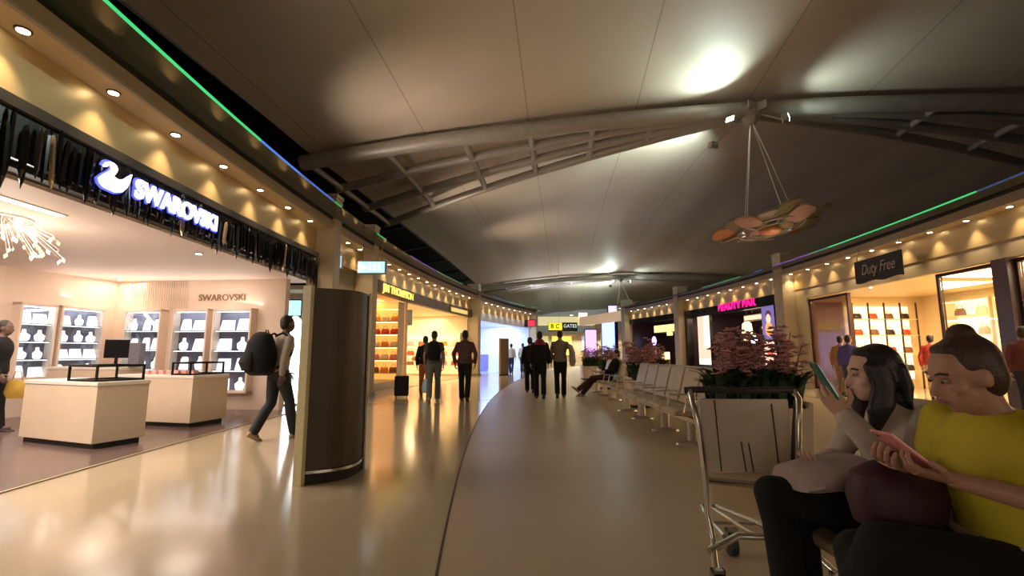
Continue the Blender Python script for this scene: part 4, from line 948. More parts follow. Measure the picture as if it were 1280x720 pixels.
# ================================================================= hanging rings of petal panels
def ring_lamp(t0, label, k=1.0):
    top = VP(0, t0, zr(0)-.6); c = VP(.35, t0, 5.05 if t0 < 20 else 5.9)
    r = empty('hanging_petal_ring', c, 0, label, 'hanging ornament')
    random.seed(4); up = top-c
    tilt = Matrix.Rotation(R(-7), 3, 'Y') @ Matrix.Rotation(R(-7), 3, 'X')
    cols = [('petal_tan', (.27, .22, .15)), ('petal_orange', (.50, .22, .10)), ('petal_pink', (.42, .26, .25)), ('petal_olive', (.22, .20, .12)), ('petal_grey', (.22, .20, .16))]
    N = 15
    for i in range(N):
        a = 2*PI*i/N; rad = 1.12+.22*(i % 2); pc = tilt @ V((rad*math.cos(a), rad*math.sin(a), .07*(i % 3)))
        ax = (tilt @ V((math.cos(a), math.sin(a), random.uniform(-.1, .3)))).normalized(); ay = (tilt @ V((-math.sin(a), math.cos(a), random.uniform(-.25, .25)))).normalized(); az = ax.cross(ay).normalized(); ay = az.cross(ax)
        poly = [(.36*math.cos(q)*(1+.10*math.cos(4*q+PI)), .31*math.sin(q)*(1+.10*math.cos(4*q+PI))) for q in [2*PI*j/16 for j in range(16)]]
        nm, cc_ = cols[[0, 1, 3, 4, 2, 0, 3, 1, 4, 2, 0, 3, 2, 4, 3][i]]
        MB().prism(poly, pc-az*.02, ax*1.12, ay*1.12, az, .06).build('petal', mat(nm, cc_, .45, noise=.12, nscale=3), r, bevel=.012)
    pts = [tilt @ V((.95*math.cos(a), .95*math.sin(a), -.02)) for a in [2*PI*j/36 for j in range(37)]]
    MB().tube(pts, .035, 8).build('ring_tube', M_steel, r, smooth=True)
    pts = [tilt @ V((.6*math.cos(a), .6*math.sin(a), -.06)) for a in [2*PI*j/28 for j in range(29)]]
    MB().tube(pts, .03, 8).build('inner_ring', M_steel, r, smooth=True)
    for j in range(6):
        a = j*PI/3+.3; MB().cyl(tilt @ V((.6*math.cos(a), .6*math.sin(a), -.06)), tilt @ V((.95*math.cos(a), .95*math.sin(a), -.02)), .02, n=6).build('spoke', M_steel, r)
    for j, a in enumerate((.6, 2.2, 3.6, 5.2)):
        p = tilt @ V((1.0*math.cos(a), .7*math.sin(a), 0)); MB().cyl(p, up+V((.05*math.cos(a), .05*math.sin(a), 0)), .014*k, n=6).build('cable', mat('cable', (.75, .74, .7), .35, .6, noise=.05), r)
        MB().cyl(p-V((0,0,.02)), p+V((0,0,.22)), .05, .03, 10).build('lamp_head', em('lamp_head_%d' % (j % 2), ((.5, .9, .85), (1, .9, .8))[j % 2], .8), r)
    MB().ell(tilt @ V((-.15, -.2, -.12)), .33, .33, .16).build('centre_body', mat('petal_orange', (.62, .26, .08)), r, smooth=True)
    for j in range(5):
        a = j*1.25; MB().ell(tilt @ V((.48*math.cos(a), .48*math.sin(a), .06)), .30, .26, .13).build('centre_lobe', mat(cols[j][0], cols[j][1]), r, smooth=True)
    point('ring_lamp_glow', c+V((0, -.4, -.75)), 5, (1, .7, .5), .15)
ring_lamp(14.7, 'large hanging ring of tan, orange and pink petal panels below the near truss hub')
ring_lamp(49.7, 'distant hanging petal ring on thin cables below the far truss hub', 2.5)

# ================================================================= benches, planters
M_seat = mat('seat_vinyl', (.50, .41, .29), .45, noise=.06, nscale=5)
M_seatleg = mat('bench_metal', (.55, .50, .42), .3, .7, noise=.05)
def bench(x, y0, n, pitch, label, seats=True, rz=0, backs=1.0):
    # seats face -X, row along +Y
    r = empty('waiting_bench', (x, y0, 0), rz, label, 'bench')
    L = n*pitch
    MB().box(.18, .28, 0, L, .30, .36).build('beam', M_seatleg, r)
    for k in range(n):
        a = k*pitch+.03; b2 = (k+1)*pitch-.03
        MB().prism([(-.05,.40),(.48,.36),(.50,.43),(.0,.475),(-.06,.45)], (0,a,0), (1,0,0), (0,0,1), (0,1,0), b2-a).build('seat', M_seat, r, bevel=.015)
        MB().prism([(.44,.46),(.50,.42),(.66,.98*backs),(.62,1.0*backs),(.58,.97*backs)], (0,a,0), (1,0,0), (0,0,1), (0,1,0), b2-a).build('backrest', M_seat, r, bevel=.012)
        MB().cyl((.46, (a+b2)/2, .36), (.62, (a+b2)/2, .80), .018, n=8).build('back_stay', M_seatleg, r)
    for k in range(0, n+1, 2) if n > 2 else (0, n):
        yy = min(max(k*pitch, .22), L-.22)
        lg = MB(); lg.loft([((.23,yy,0),(.22,0,0),(0,.09,0)),((.23,yy,.03),(.21,0,0),(0,.08,0)),((.23,yy,.06),(.07,0,0),(0,.06,0)),((.23,yy,.31),(.07,0,0),(0,.06,0))], 16)
        lg.build('leg', M_seatleg, r)
    for k in range(n+1):
        MB().tube([(.46, k*pitch, .42), (.44, k*pitch, .62), (.1, k*pitch, .62), (.06, k*pitch, .44)], .013, 8).build('armrest', M_seatleg, r)
    return r
bench(2.16, 6.35, 6, .68, 'row of beige slanted-back waiting seats between the two nearest planters')
bench(2.36, 12.3, 4, .68, 'second row of beige waiting seats, with the reclining person in black')
bench(3.25, 17.8, 4, .68, 'third row of beige waiting seats, far down the walkway')
bench(1.34, .46, 3, .66, 'near beige waiting seats under the two seated women')
b4 = bench(4.1, 7.0, 4, .68, 'row of beige waiting seats backing onto the first row, facing the right-hand shops', rz=PI)
b4.location = (3.55, 9.3, 0)
M_leaf = mat('leaf', (.025, .06, .015), .5, noise=.4, nscale=8)
M_blossom = mat('orchid_pink', (.62, .32, .33), .5, noise=.25, nscale=10)
def planter(x, y, wx, wy, h, label, seed, leafh=.5, fh=.85, nl=260, nf=60, lw=1.0):
    random.seed(seed); r = empty('flower_planter', (x, y, 0), 0, label, 'planter')
    MB().box(-wx/2+.03, wx/2-.03, -wy/2+.03, wy/2-.03, 0, .06).build('plinth', M_blackm, r)
    MB().prism([(-wx/2+.04,.06),(wx/2-.04,.06),(wx/2,h),(wx/2-.04,h),(wx/2-.06,h-.06),(-wx/2+.06,h-.06),(-wx/2+.04,h),(-wx/2,h)], (0,-wy/2,0), (1,0,0), (0,0,1), (0,1,0), wy).build('box', M_cream, r, bevel=.01)
    MB().box(-wx/2+.07, wx/2-.07, -wy/2+.03, wy/2-.03, h-.09, h-.03).build('soil', mat('soil', (.03, .02, .015), .9, noise=.3, nscale=30), r)
    lf = MB()
    for i in range(nl):
        bx = random.uniform(-wx/2+.08, wx/2-.08); by = random.uniform(-wy/2+.08, wy/2-.08); L = random.uniform(.5, 1)*leafh
        a = random.uniform(0, 2*PI); sp = random.uniform(.1, .6)*L; w_ = random.uniform(.018, .035)*lw
        d = V((math.cos(a), math.sin(a), 0)); sd = V((-d.y, d.x, 0)); p = V((bx, by, h-.05)); pts = []
        for q in range(6):
            u = q/5.0; c = p+d*sp*u*u+V((0,0,1))*(L*u-.35*L*u*u*u); ww = w_*math.sin(PI*(.12+.86*u))**.7
            pts += [c-sd*ww, c+V((0,0,-.004))+d*.003, c+sd*ww]
        fs = []
        for q in range(5):
            k = q*3; fs += [(k, k+1, k+4, k+3), (k+1, k+2, k+5, k+4)]
        lf.add(pts, fs)
    lf.build('leaves', M_leaf, r)
    bl = MB(); st = MB()
    for i in range(nf//6):
        bx = random.uniform(-wx/2+.1, wx/2-.1); by = random.uniform(-wy/2+.1, wy/2-.1); a = random.uniform(0, 2*PI); L = random.uniform(.75, 1.1)*fh; lean = random.uniform(.03, .16)
        pts = [V((bx+math.cos(a)*lean*u*u, by+math.sin(a)*lean*u*u, h-.05+L*u-.1*L*u*u*u)) for u in [j/6.0 for j in range(7)]]
        st.tube(pts, .004, 5)
        for j in range(9):
            u = .45+.55*j/8.0; c = V((bx+math.cos(a)*lean*u*u, by+math.sin(a)*lean*u*u, h-.05+L*u-.1*L*u*u*u))+V([random.uniform(-.06, .06) for _ in range(3)])
            for q in range(5):
                b2 = q*2*PI/5+random.random(); d = V((math.cos(b2), math.sin(b2), random.uniform(-.2, .5))).normalized()
                bl.ell(c+d*.030, .024, .010, .034, d.cross(V((0,0,1))), V((0,0,1)), d, n=6, m=3)
    st.build('stems', M_leaf, r); bl.build('blossoms', M_blossom, r)
    return r
planter(2.62, 5.35, 1.0, .55, .70, 'nearest cream planter of dark leaves and pink orchids behind the luggage trolley', 1, .62, .82, 620, 230, 1.3)
planter(2.98, 11.05, .75, .6, .66, 'second cream planter of pink flowers, at the far end of the first seat row', 2, .62, .9, 300, 200)
planter(3.3, 16.4, .8, .7, .66, 'third cream planter of pink flowers, behind the reclining person', 3, .6, .85, 200, 180)
planter(3.6, 21.8, 1.0, .7, .66, 'farthest cream planter of pink flowers down the walkway', 4, .6, .8, 200, 180)
planter(5.0, 17.2, 1.1, .7, .66, 'cream planter of pink flowers to the right of the third planter', 6, .6, .85, 200, 180)

# ================================================================= luggage trolley
tr_ = empty('luggage_trolley', (1.315, 2.75, 0), R(-3), 'empty steel luggage trolley with blank beige panel, standing before the seated women', 'luggage trolley')
M_grip = mat('rubber_grip', (.03, .027, .025), .5, noise=.1)
W = .29
for sx_ in (-1, 1):
    MB().tube([(sx_*W, .06, 1.0), (sx_*(W+.005), .02, .96), (sx_*(W-.02), 0, .80), (sx_*(W-.045), .0, .50), (sx_*(W-.05), .02, .34), (sx_*(W-.06), -.02, .22), (sx_*(W-.015), -.16, .16), (sx_*(W), -.22, .14)], .017, 10).build('side_tube', M_chrome, tr_, smooth=True)
    MB().tube([(sx_*W*.98, .03, .95), (sx_*(W-.03), .03, .78), (sx_*(W-.055), .03, .52)], .012, 8).build('inner_rail', M_grip, tr_, smooth=True)
hd = MB(); hd.tube([(-W-.03, .07, 1.0), (-W+.02, .06, 1.005), (0, .05, 1.0), (W-.02, .06, 1.005), (W+.02, .07, 1.0)], .019, 10); hd.build('handle', M_grip, tr_, smooth=True)
MB().box(-W+.04, W-.045, .035, .05, .55, .955).build('panel', mat('trolley_panel', (.74, .64, .54), .5, noise=.05, nscale=6), tr_, bevel=.006)
pn = MB()
for x, z0, z1 in ((-.155, .56, .95), (.16, .56, .93), (-.02, .56, .72), (.02, .56, .715)): pn.tube([(x-.012, .03, z1), (x+.006, .028, z0)], .0035, 6)
pn.build('basket_wire', M_grip, tr_)
MB().tube([(-W+.03, .01, .52), (0, -.005, .50), (W-.035, .01, .51)], .018, 10).build('cross_bar', M_chrome, tr_, smooth=True)
MB().tube([(-W+.01, -.1, .19), (-.1, -.02, .24), (.1, .0, .23), (W-.03, -.08, .19)], .02, 10).build('cross_bar', M_chrome, tr_, smooth=True)
dk = MB(); dk.tube([(-.17, -.02, .235), (-.13, .35, .2), (-.05, .72, .17), (.05, .72, .17), (.13, .35, .2), (.17, -.02, .235)], .014, 8); dk.tube([(0, 0, .235), (0, .7, .17)], .011, 8); dk.tube([(-.14, .3, .2), (.14, .3, .2)], .011, 8)
dk.build('luggage_deck', M_chrome, tr_, smooth=True)
def wheel(x, y, r_, w_, z=None):
    z = z or r_
    o = MB().cyl((x-w_/2, y, z), (x+w_/2, y, z), r_, n=24).build('wheel', M_grip, tr_, bevel=.006)
    f = MB(); f.box(x-w_/2-.012, x-w_/2-.004, y-.02, y+.02, z-.02, z+.09); f.box(x+w_/2+.004, x+w_/2+.012, y-.02, y+.02, z-.02, z+.09); f.box(x-w_/2-.012, x+w_/2+.012, y-.02, y+.02, z+.075, z+.09); f.cyl((x-w_/2-.012, y, z), (x+w_/2+.012, y, z), .008, n=8)
    f.build('wheel_fork', M_chrome, o)
wheel(-W-.0, -.24, .07, .04); wheel(W-.01, -.24, .07, .04); wheel(.0, .34, .065, .045)

# ================================================================= people
def sphdir(y=0, p=0):   # face forward +Y turned by yaw (left positive) and pitched (down negative)
    return V((-math.sin(R(y))*math.cos(R(p)), math.cos(R(y))*math.cos(R(p)), math.sin(R(p))))
def hand(mb, wrist, d, palm, side, curl=.5, k=1.0, thumb=.4):
    # d: towards the fingers, palm: normal out of the palm, side: thumb side
    d = V(d).normalized(); palm = (V(palm)-d*V(palm).dot(d)).normalized(); sd = d.cross(palm).normalized()
    if sd.dot(V(side)) < 0: sd = -sd
    w0 = V(wrist); c = w0+d*.05*k
    mb.loft([(w0-d*.01*k, sd*.026*k, palm*.019*k), (w0+d*.02*k, sd*.033*k, palm*.017*k), (w0+d*.06*k, sd*.040*k, palm*.015*k), (w0+d*.092*k, sd*.040*k, palm*.012*k)], 14)
    for i, (off, L) in enumerate(((.030, .072), (.010, .082), (-.010, .076), (-.029, .060))):
        p = w0+d*.088*k+sd*off*k; ang = 0; seg_ = L*k
        dd = d.copy()
        for q, fr in enumerate((.42, .32, .26)):
            ang = curl*(.5+.75*q)*1.15
            dd = (d*math.cos(ang)+palm*math.sin(ang)).normalized()
            p2 = p+dd*seg_*fr; mb.cap(p, p2, (.0092-.0009*q)*k, (.0086-.001*q)*k, 8); p = p2
    p = w0+d*.028*k+sd*.028*k; t1 = p+(d*.5+sd*.75+palm*thumb*.6).normalized()*.038*k; t2 = t1+(d*.9+sd*.2+palm*thumb).normalized()*.032*k
    mb.cap(p, t1, .012*k, .010*k, 8); mb.cap(t1, t2, .0098*k, .0078*k, 8)

def human(name, label, loc, rz, J, C, vox=.012, group=None, sleeves='short', hair='short', face=True, torso_k=1.0, leg_k=1.0, skirt=None, hem=None, hood=None):
    """J: joints in person space (x right, y forward). C: materials skin, shirt, trousers, shoes, hair."""
    root = empty(name, loc, rz, label, 'person', group)
    pel, che, nek, hd_ = [V(J[k]) for k in ('pelvis', 'chest', 'neck', 'head')]
    fw = V(J.get('face', (0,1,0))).normalized(); hu = V(J.get('up', (0,0,1))); hu = (hu-fw*hu.dot(fw)).normalized(); hr = fw.cross(hu).normalized()
    rs = (V(J['shR'])-V(J['shL'])).normalized(); rh = (V(J['hipR'])-V(J['hipL'])).normalized()
    def torso(mb, d, z0=0, top=True):
        up = (che-pel).normalized(); up2 = (nek-che).normalized()
        f0 = up.cross(rh).normalized(); f1 = up2.cross(rs).normalized(); k = torso_k
        rm = (rh+rs).normalized(); fm = (f0+f1).normalized(); L = (che-pel)
        secs = [(pel-up*.09, rh*(.11*k+d), f0*(.08*k+d)), (pel-up*.02, rh*(.168*k+d), f0*(.115*k+d)), (pel+L*.25, rm*(.155*k+d), f0*(.108*k+d)), (pel+L*.5, rm*(.140*k+d), fm*(.102*k+d)), (pel+L*.8, rs*(.156*k+d), fm*(.115*k+d)),
                (che+up2*.02, rs*(.172*k+d), f1*(.118*k+d)), (che+(nek-che)*.55, rs*(.170*k+d), f1*(.095*k+d)), (che+(nek-che)*.82, rs*(.115*k+d), f1*(.07*k+d)), (nek, rs*(.060+d*.7), f1*(.058+d*.7))]
        if z0: secs = secs[z0:]
        mb.loft(secs, 24)
    def arm(mb, sdn, d, upto=2.0):
        s, e, w_ = V(J['sh'+sdn]), V(J['el'+sdn]), V(J['wr'+sdn])
        if upto <= 1.0:
            mb.cap(s, s+(e-s)*upto, .050+d, .043+d+.004); return
        mb.cap(s, e, .047+d, .038+d); u = upto-1
        mb.cap(e, e+(w_-e)*.35*min(1, u/.35), .038+d, .037+d); 
        if u > .35: mb.cap(e+(w_-e)*.35, e+(w_-e)*u, .037+d, .026+d*1.1)
    def leg(mb, sdn, d, upto=2.0):
        h, k_, a = V(J['hip'+sdn]), V(J['kn'+sdn]), V(J['an'+sdn]); q = leg_k
        mb.cap(h, h+(k_-h)*.4, .083*q+d, .075*q+d, 14); mb.cap(h+(k_-h)*.4, k_, .075*q+d, .053+d, 14)
        kk = (a-k_)
        back = V(J.get('calf', (0,-1,0)))
        mb.cap(k_, k_+kk*.32+back*.012, .052+d, .054+d, 14); mb.cap(k_+kk*.32+back*.012, k_+kk*(upto-1), .054+d, .034+d+(.018 if d > .012 else 0), 14)
    # ---- body, one continuous skin
    b = MB(); torso(b, 0)
    b.cap(nek-(nek-che).normalized()*.03, hd_-hu*.05-fw*.01, .058, .054, 16)
    b.ell(hd_+hu*.025-fw*.01, .074, .093, .098, hr, fw, hu, 20, 12)
    b.ell(hd_-hu*.05+fw*.030, .056, .060, .062, hr, fw, hu, 16, 10)
    b.ell(hd_-hu*.088+fw*.058, .026, .022, .020, hr, fw, hu, 12, 8)
    b.cap(hd_+fw*.083+hu*.012, hd_+fw*.104-hu*.026, .009, .014, 10)
    b.ell(hd_+fw*.070+hu*.030, .055, .022, .012, hr, fw, hu, 12, 6)
    b.ell(hd_+fw*.086-hu*.055, .022, .013, .010, hr, fw, hu, 12, 6)
    for sg in (-1, 1):
        b.ell(hd_+hr*.076*sg-fw*.008-hu*.008, .012, .022, .032, hr, fw, hu, 10, 8)
        b.ell(hd_+hr*.045*sg+fw*.055-hu*.02, .022, .022, .022, hr, fw, hu, 10, 8)
    ex = MB()
    for sdn in 'LR':
        arm(b, sdn, 0, 2.0); leg(b, sdn, 0)
        a, t = V(J['an'+sdn]), V(J['toe'+sdn]); b.cap(a-V((0,0,.02)), a+(t-a)*.7, .035, .03, 12)
        wv = V(J['wr'+sdn]); ev = V(J['el'+sdn]); dd = J.get('hd'+sdn, (wv-ev)); pm_ = J.get('pm'+sdn, (1 if sdn == 'L' else -1, 0, 0)); th = J.get('th'+sdn, (0, 1, 0))
        hand(ex, wv, dd, pm_, th, J.get('curl'+sdn, .45))
    body = remesh(b, vox, 3, ex).build('body', C['skin'], root, smooth=True)
    if face:
        for sg in (-1, 1):
            e = MB(); e.ell(hd_+fw*.077+hr*.031*sg+hu*.010, .013, .009, .0085, hr, fw, hu, 12, 8); eo = e.build('eye', mat('eye_white', (.26, .22, .19), .3, noise=.02), root, smooth=True)
            e = MB(); e.ell(hd_+fw*.0845+hr*.031*sg+hu*.008, .006, .003, .006, hr, fw, hu, 10, 6); e.build('iris', mat('iris', (.02, .012, .01), .2, noise=.1), eo, smooth=True)
            e = MB(); e.tube([hd_+fw*.084+hr*.014*sg+hu*.030, hd_+fw*.084+hr*.032*sg+hu*.036, hd_+fw*.070+hr*.052*sg+hu*.030], .004, 6); e.build('eyebrow', C['hair'], root)
        e = MB(); e.ell(hd_+fw*.0965-hu*.052, .022, .006, .0045, hr, fw, hu, 12, 6); e.ell(hd_+fw*.095-hu*.061, .019, .006, .005, hr, fw, hu, 12, 6); e.build('lips', mat('lips', (.36, .11, .10), .4, noise=.05), root, smooth=True)
    # ---- clothes
    s = MB(); torso(s, .016)
    slv = {'short': .48, 'long': 1.95, 'none': .2}[sleeves]
    for sdn in 'LR': arm(s, sdn, .016, slv)
    if hood: s.ell(nek+V((0,-.06,.02)), .11, .08, .07)
    remesh(s, vox*1.1, 4).build('shirt', C['shirt'], root, smooth=True)
    if hem:
        s = MB(); up = (che-pel).normalized(); f0 = up.cross(rh).normalized(); k = torso_k
        s.loft([(pel-up*.10+f0*.05, rh*(.20*k), f0*(.17*k)), (pel-up*.07+f0*.05, rh*(.225*k), f0*(.20*k)), (pel+up*.05+f0*.02, rh*(.215*k), f0*(.165*k)), (pel+up*.12, rh*(.18*k), f0*(.13*k))], 24)
        s.build('undershirt_hem', hem, root, smooth=True)
    s = MB(); up = (che-pel).normalized(); f0 = up.cross(rh).normalized(); k = torso_k
    s.loft([(pel-up*.12, rh*(.10*k), f0*(.08*k)), (pel-up*.06, rh*(.168*k), f0*(.12*k)), (pel, rh*(.178*k), f0*(.125*k)), (pel+up*.035, rh*(.168*k), f0*(.118*k))], 22)
    for sdn in 'LR': leg(s, sdn, .018, 1.97)
    remesh(s, vox*1.1, 4).build('trousers', C['trousers'], root, smooth=True)
    for sdn in 'LR':
        a, t = V(J['an'+sdn]), V(J['toe'+sdn]); ft = (t-a); flat_ = V((ft.x, ft.y, 0)).normalized() if V((ft.x, ft.y, 0)).length > .02 else V((0,1,0))
        fd = V(J.get('foot'+sdn, (flat_.x, flat_.y, 0))).normalized(); fs_ = fd.cross(V((0,0,1))).normalized(); fu = fs_.cross(fd)
        base = a-fu*.062
        sh_ = MB(); sh_.loft([(base-fd*.065+fu*.0, fs_*.028, fu*.028), (base-fd*.05+fu*.02, fs_*.036, fu*.048), (base+fd*.0+fu*.02, fs_*.040, fu*.050), (base+fd*.08+fu*.0, fs_*.044, fu*.032), (base+fd*.15-fu*.006, fs_*.043, fu*.024), (base+fd*.19-fu*.01, fs_*.022, fu*.014)], 14)
        sh_.build('shoe', C['shoes'], root, smooth=True)
    # ---- hair
    h = MB()
    h.ell(hd_+hu*.034-fw*.026, .081, .094, .097, hr, fw, hu, 20, 12)
    h.ell(hd_-hu*.01-fw*.045, .078, .066, .085, hr, fw, hu, 16, 10)
    if hair == 'long':
        for sg in (-1, 1): h.loft([(hd_+hr*.07*sg+hu*.05+fw*.01, hr*.022, fw*.05), (hd_+hr*.082*sg-hu*.04+fw*.0, hr*.020, fw*.045), (hd_+hr*.085*sg-hu*.13+fw*.03, hr*.024, fw*.055), (hd_+hr*.070*sg-hu*.20+fw*.055, hr*.022, fw*.03), (hd_+hr*.060*sg-hu*.25+fw*.07, hr*.008, fw*.012)], 12)
        h.loft([(hd_+hu*.03-fw*.08, hr*.08, fw*.04), (hd_-hu*.06-fw*.085, hr*.085, fw*.045), (hd_-hu*.12-fw*.075, hr*.085, fw*.035), (hd_-hu*.17-fw*.08, hr*.07, fw*.02)], 16)
        h.ell(hd_+hu*.100+fw*.022, .055, .042, .022, hr, fw, hu, 14, 8)
    if hair == 'bun':
        h.ell(hd_+hu*.125-fw*.045, .040, .040, .036, hr, fw, hu, 14, 10); h.cap(hd_+hu*.09-fw*.04, hd_+hu*.12-fw*.045, .03, .028); h.ell(hd_+hu*.100+fw*.015, .052, .042, .02, hr, fw, hu, 14, 8)
    remesh(h, min(vox, .011), 2).build('hair', C['hair'], root, smooth=True)
    return root

def M(n, c, r=.7, noise=.12, ns=12, bump=.15, bs=60): return mat(n, c, r, noise=noise, nscale=ns, bump=bump, bscale=bs)
SKIN = mat('skin', (.42, .23, .16), .5, noise=.06, nscale=6); SKIN2 = mat('skin_fair', (.60, .37, .28), .5, noise=.05, nscale=6); SKIN3 = mat('skin_deep', (.14, .08, .06), .5, noise=.06, nscale=6)
HB = M('hair_black', (.012, .009, .008), .45, .3, 60, .3, 120); HBR = M('hair_brown', (.05, .022, .014), .5, .3, 60, .3, 120)
BLACK = M('cloth_black', (.004, .0038, .004), .9); SHOE = M('shoe_dark', (.02, .018, .018), .5); SHOEW = M('shoe_tan', (.35, .26, .18), .5)

def walk(h=1.72, stride=.30, sw=.16, lean=.03, ph=1, arms=None):
    k = h/1.72; J = dict(pelvis=(0,0,.95), chest=(0,lean,1.27), neck=(0,lean+.01,1.475), head=(0,lean+.045,1.605), face=(0,1,-.05),
        shL=(-.168,lean,1.385), shR=(.168,lean,1.385), hipL=(-.085,0,.93), hipR=(.085,0,.93))
    f, r = ('L', 'R') if ph > 0 else ('R', 'L')
    sx = {'L': -1, 'R': 1}
    J['kn'+f] = (.09*sx[f], stride*.62, .51); J['an'+f] = (.085*sx[f], stride, .085); J['toe'+f] = (.085*sx[f], stride+.18, .06)
    J['kn'+r] = (.09*sx[r], -stride*.10, .49); J['an'+r] = (.085*sx[r], -stride*1.0, .13); J['toe'+r] = (.085*sx[r], -stride*.8+.03, .02); J['foot'+r] = (0, .85, -.45)
    for a, q in ((f, -1), (r, 1)):
        J['el'+a] = (.235*sx[a], lean-.03+q*sw*.45, 1.13); J['wr'+a] = (.235*sx[a], lean+.04+q*sw, .90); J['th'+a] = (0, 1, 0)
    if arms: J.update(arms)
    for q in list(J):
        if q not in ('face', 'up', 'footL', 'footR', 'thL', 'thR', 'pmL', 'pmR', 'calf') and isinstance(J[q], tuple) and not q.startswith('hd'): J[q] = tuple(c*k for c in J[q])
    return J
def backpack(loc, rz, w_, h, d, m, label, round_=False):
    r = empty('backpack', loc, rz, label, 'backpack')
    b = MB(); b.loft([((0,0,-h/2),(w_*.35,0,0),(0,d*.35,0)),((0,-.01,-h*.42),(w_*.48,0,0),(0,d*.5,0)),((0,-.015,-h*.1),(w_*.52,0,0),(0,d*.58,0)),((0,-.01,h*.25),(w_*.48,0,0),(0,d*.48,0)),((0,0,h*.44),(w_*.34,0,0),(0,d*.32,0)),((0,0,h*.5),(w_*.12,0,0),(0,d*.14,0))], 20)
    b.build('bag_body', m, r, smooth=True)
    b = MB(); b.loft([((0,-d*.5,-h*.38),(w_*.30,0,0),(0,d*.12,0)),((0,-d*.56,-h*.2),(w_*.36,0,0),(0,d*.2,0)),((0,-d*.5,.02),(w_*.3,0,0),(0,d*.1,0))], 16); b.build('front_pocket', m, r, smooth=True)
    for sg in (-1, 1): MB().tube([(sg*w_*.25, d*.35, h*.4), (sg*w_*.3, d*.62, h*.48), (sg*w_*.34, d*.5+.17, h*.36), (sg*w_*.36, d*.5+.17, 0), (sg*w_*.33, d*.45, -h*.35)], .016, 8).build('strap', m, r, smooth=True)
    MB().tube([(-.04, d*.2, h*.46), (-.03, d*.15, h*.54), (.03, d*.15, h*.54), (.04, d*.2, h*.46)], .008, 6).build('handle', m, r, smooth=True)
    return r

# walker with backpack, profile, heading right and away
hz = -R(38)
human('person', 'person in grey top and dark jeans with big black backpack, passing the jewellery shop', (-3.34, 6.95, 0), hz,
      walk(1.74, .24, .16, .06, -1), dict(skin=SKIN3, shirt=M('grey_knit', (.36, .30, .26)), trousers=M('dark_denim', (.010, .014, .022)), shoes=SHOEW, hair=HB), vox=.014, sleeves='long')
hm = Matrix.Rotation(hz, 3, 'Z')
backpack(V((-3.34, 6.95, 1.20))+hm @ V((0, -.25, 0)), hz, .42, .60, .36, BLACK, 'large rounded black backpack on the back of the walker in the pale grey top')
wb = empty('red_waist_bag', V((-3.34, 6.95, .99))+hm @ V((0, -.13, 0)), hz, 'dark red sweater end showing at the waist under the big black backpack', 'sweater')
MB().loft([((0,0,-.05),(.12,0,0),(0,.035,0)),((0,0,-.03),(.15,0,0),(0,.045,0)),((0,0,.02),(.15,0,0),(0,.04,0)),((0,0,.04),(.1,0,0),(0,.02,0))], 16).build('cloth', M('wine_cloth', (.22, .02, .03)), wb, smooth=True)
# two men walking away on the polished floor
human('person', 'man in grey top and grey trousers with a black backpack, walking away', (-1.93, 12.0, 0), R(6), walk(1.74, .26, .14, .02, -1),
      dict(skin=SKIN, shirt=M('slate_top', (.075, .07, .065)), trousers=M('grey_trousers', (.13, .13, .12)), shoes=SHOEW, hair=HB), vox=.016, face=False)
backpack((-1.91, 11.82, 1.25), R(6), .30, .46, .18, BLACK, 'black backpack on the back of the man in grey trousers')
human('person', 'man in a plum checked shirt and black trousers, walking away on the polished floor', (-1.18, 12.15, 0), R(-3), walk(1.76, .14, .10, .0, 1, dict(elL=(-.27,-.03,1.15), elR=(.27,-.03,1.15), wrL=(-.25,.02,.92), wrR=(.25,.02,.92))),
      dict(skin=SKIN3, shirt=M('plum_check', (.09, .035, .045), .7, .5, 18), trousers=BLACK, shoes=SHOE, hair=HB), vox=.016, sleeves='long', face=False, torso_k=1.06)
human('person', 'person in dark top and orange trousers with a black suitcase beside the grey-topped man', (-2.45, 13.7, 0), R(12), walk(1.66, .2, .1, .0, 1),
      dict(skin=SKIN, shirt=BLACK, trousers=M('orange_cloth', (.45, .14, .03)), shoes=SHOE, hair=HB), vox=.018, sleeves='long', face=False)
su = empty('suitcase', (-2.98, 13.2, 0), R(12), 'black upright wheeled suitcase pulled beside the orange-clad person', 'suitcase')
MB().box(-.19, .19, -.12, .12, .05, .58).build('case', BLACK, su, bevel=.03); MB().tube([(-.1,0,.58),(-.1,0,.9),(.1,0,.9),(.1,0,.58)], .01, 8).build('pull_handle', M_chrome, su)
for sx_ in (-.14, .14): MB().cyl((sx_-.015,-.08,.03), (sx_+.015,-.08,.03), .03, n=14).build('wheel', M_grip, su)
bg = empty('shopping_bag', (-2.33, 13.35, .3), 0, 'pale-blue and white plastic shopping bag hanging at knee height beside the grey-topped man', 'bag')
MB().loft([((0,0,-.18),(.12,0,0),(0,.05,0)),((0,0,0),(.13,0,0),(0,.06,0)),((0,0,.14),(.10,0,0),(0,.03,0)),((0,0,.2),(.05,0,0),(0,.02,0))], 16).build('bag_body', mat('bag_blue', (.45, .75, .85), .4, noise=.1, nscale=6), bg, smooth=True); MB().tube([(-.05,0,.18),(-.03,0,.36),(.03,0,.36),(.05,0,.18)], .006, 6).build('handle', mat('bag_blue', (.45,.75,.85)), bg)
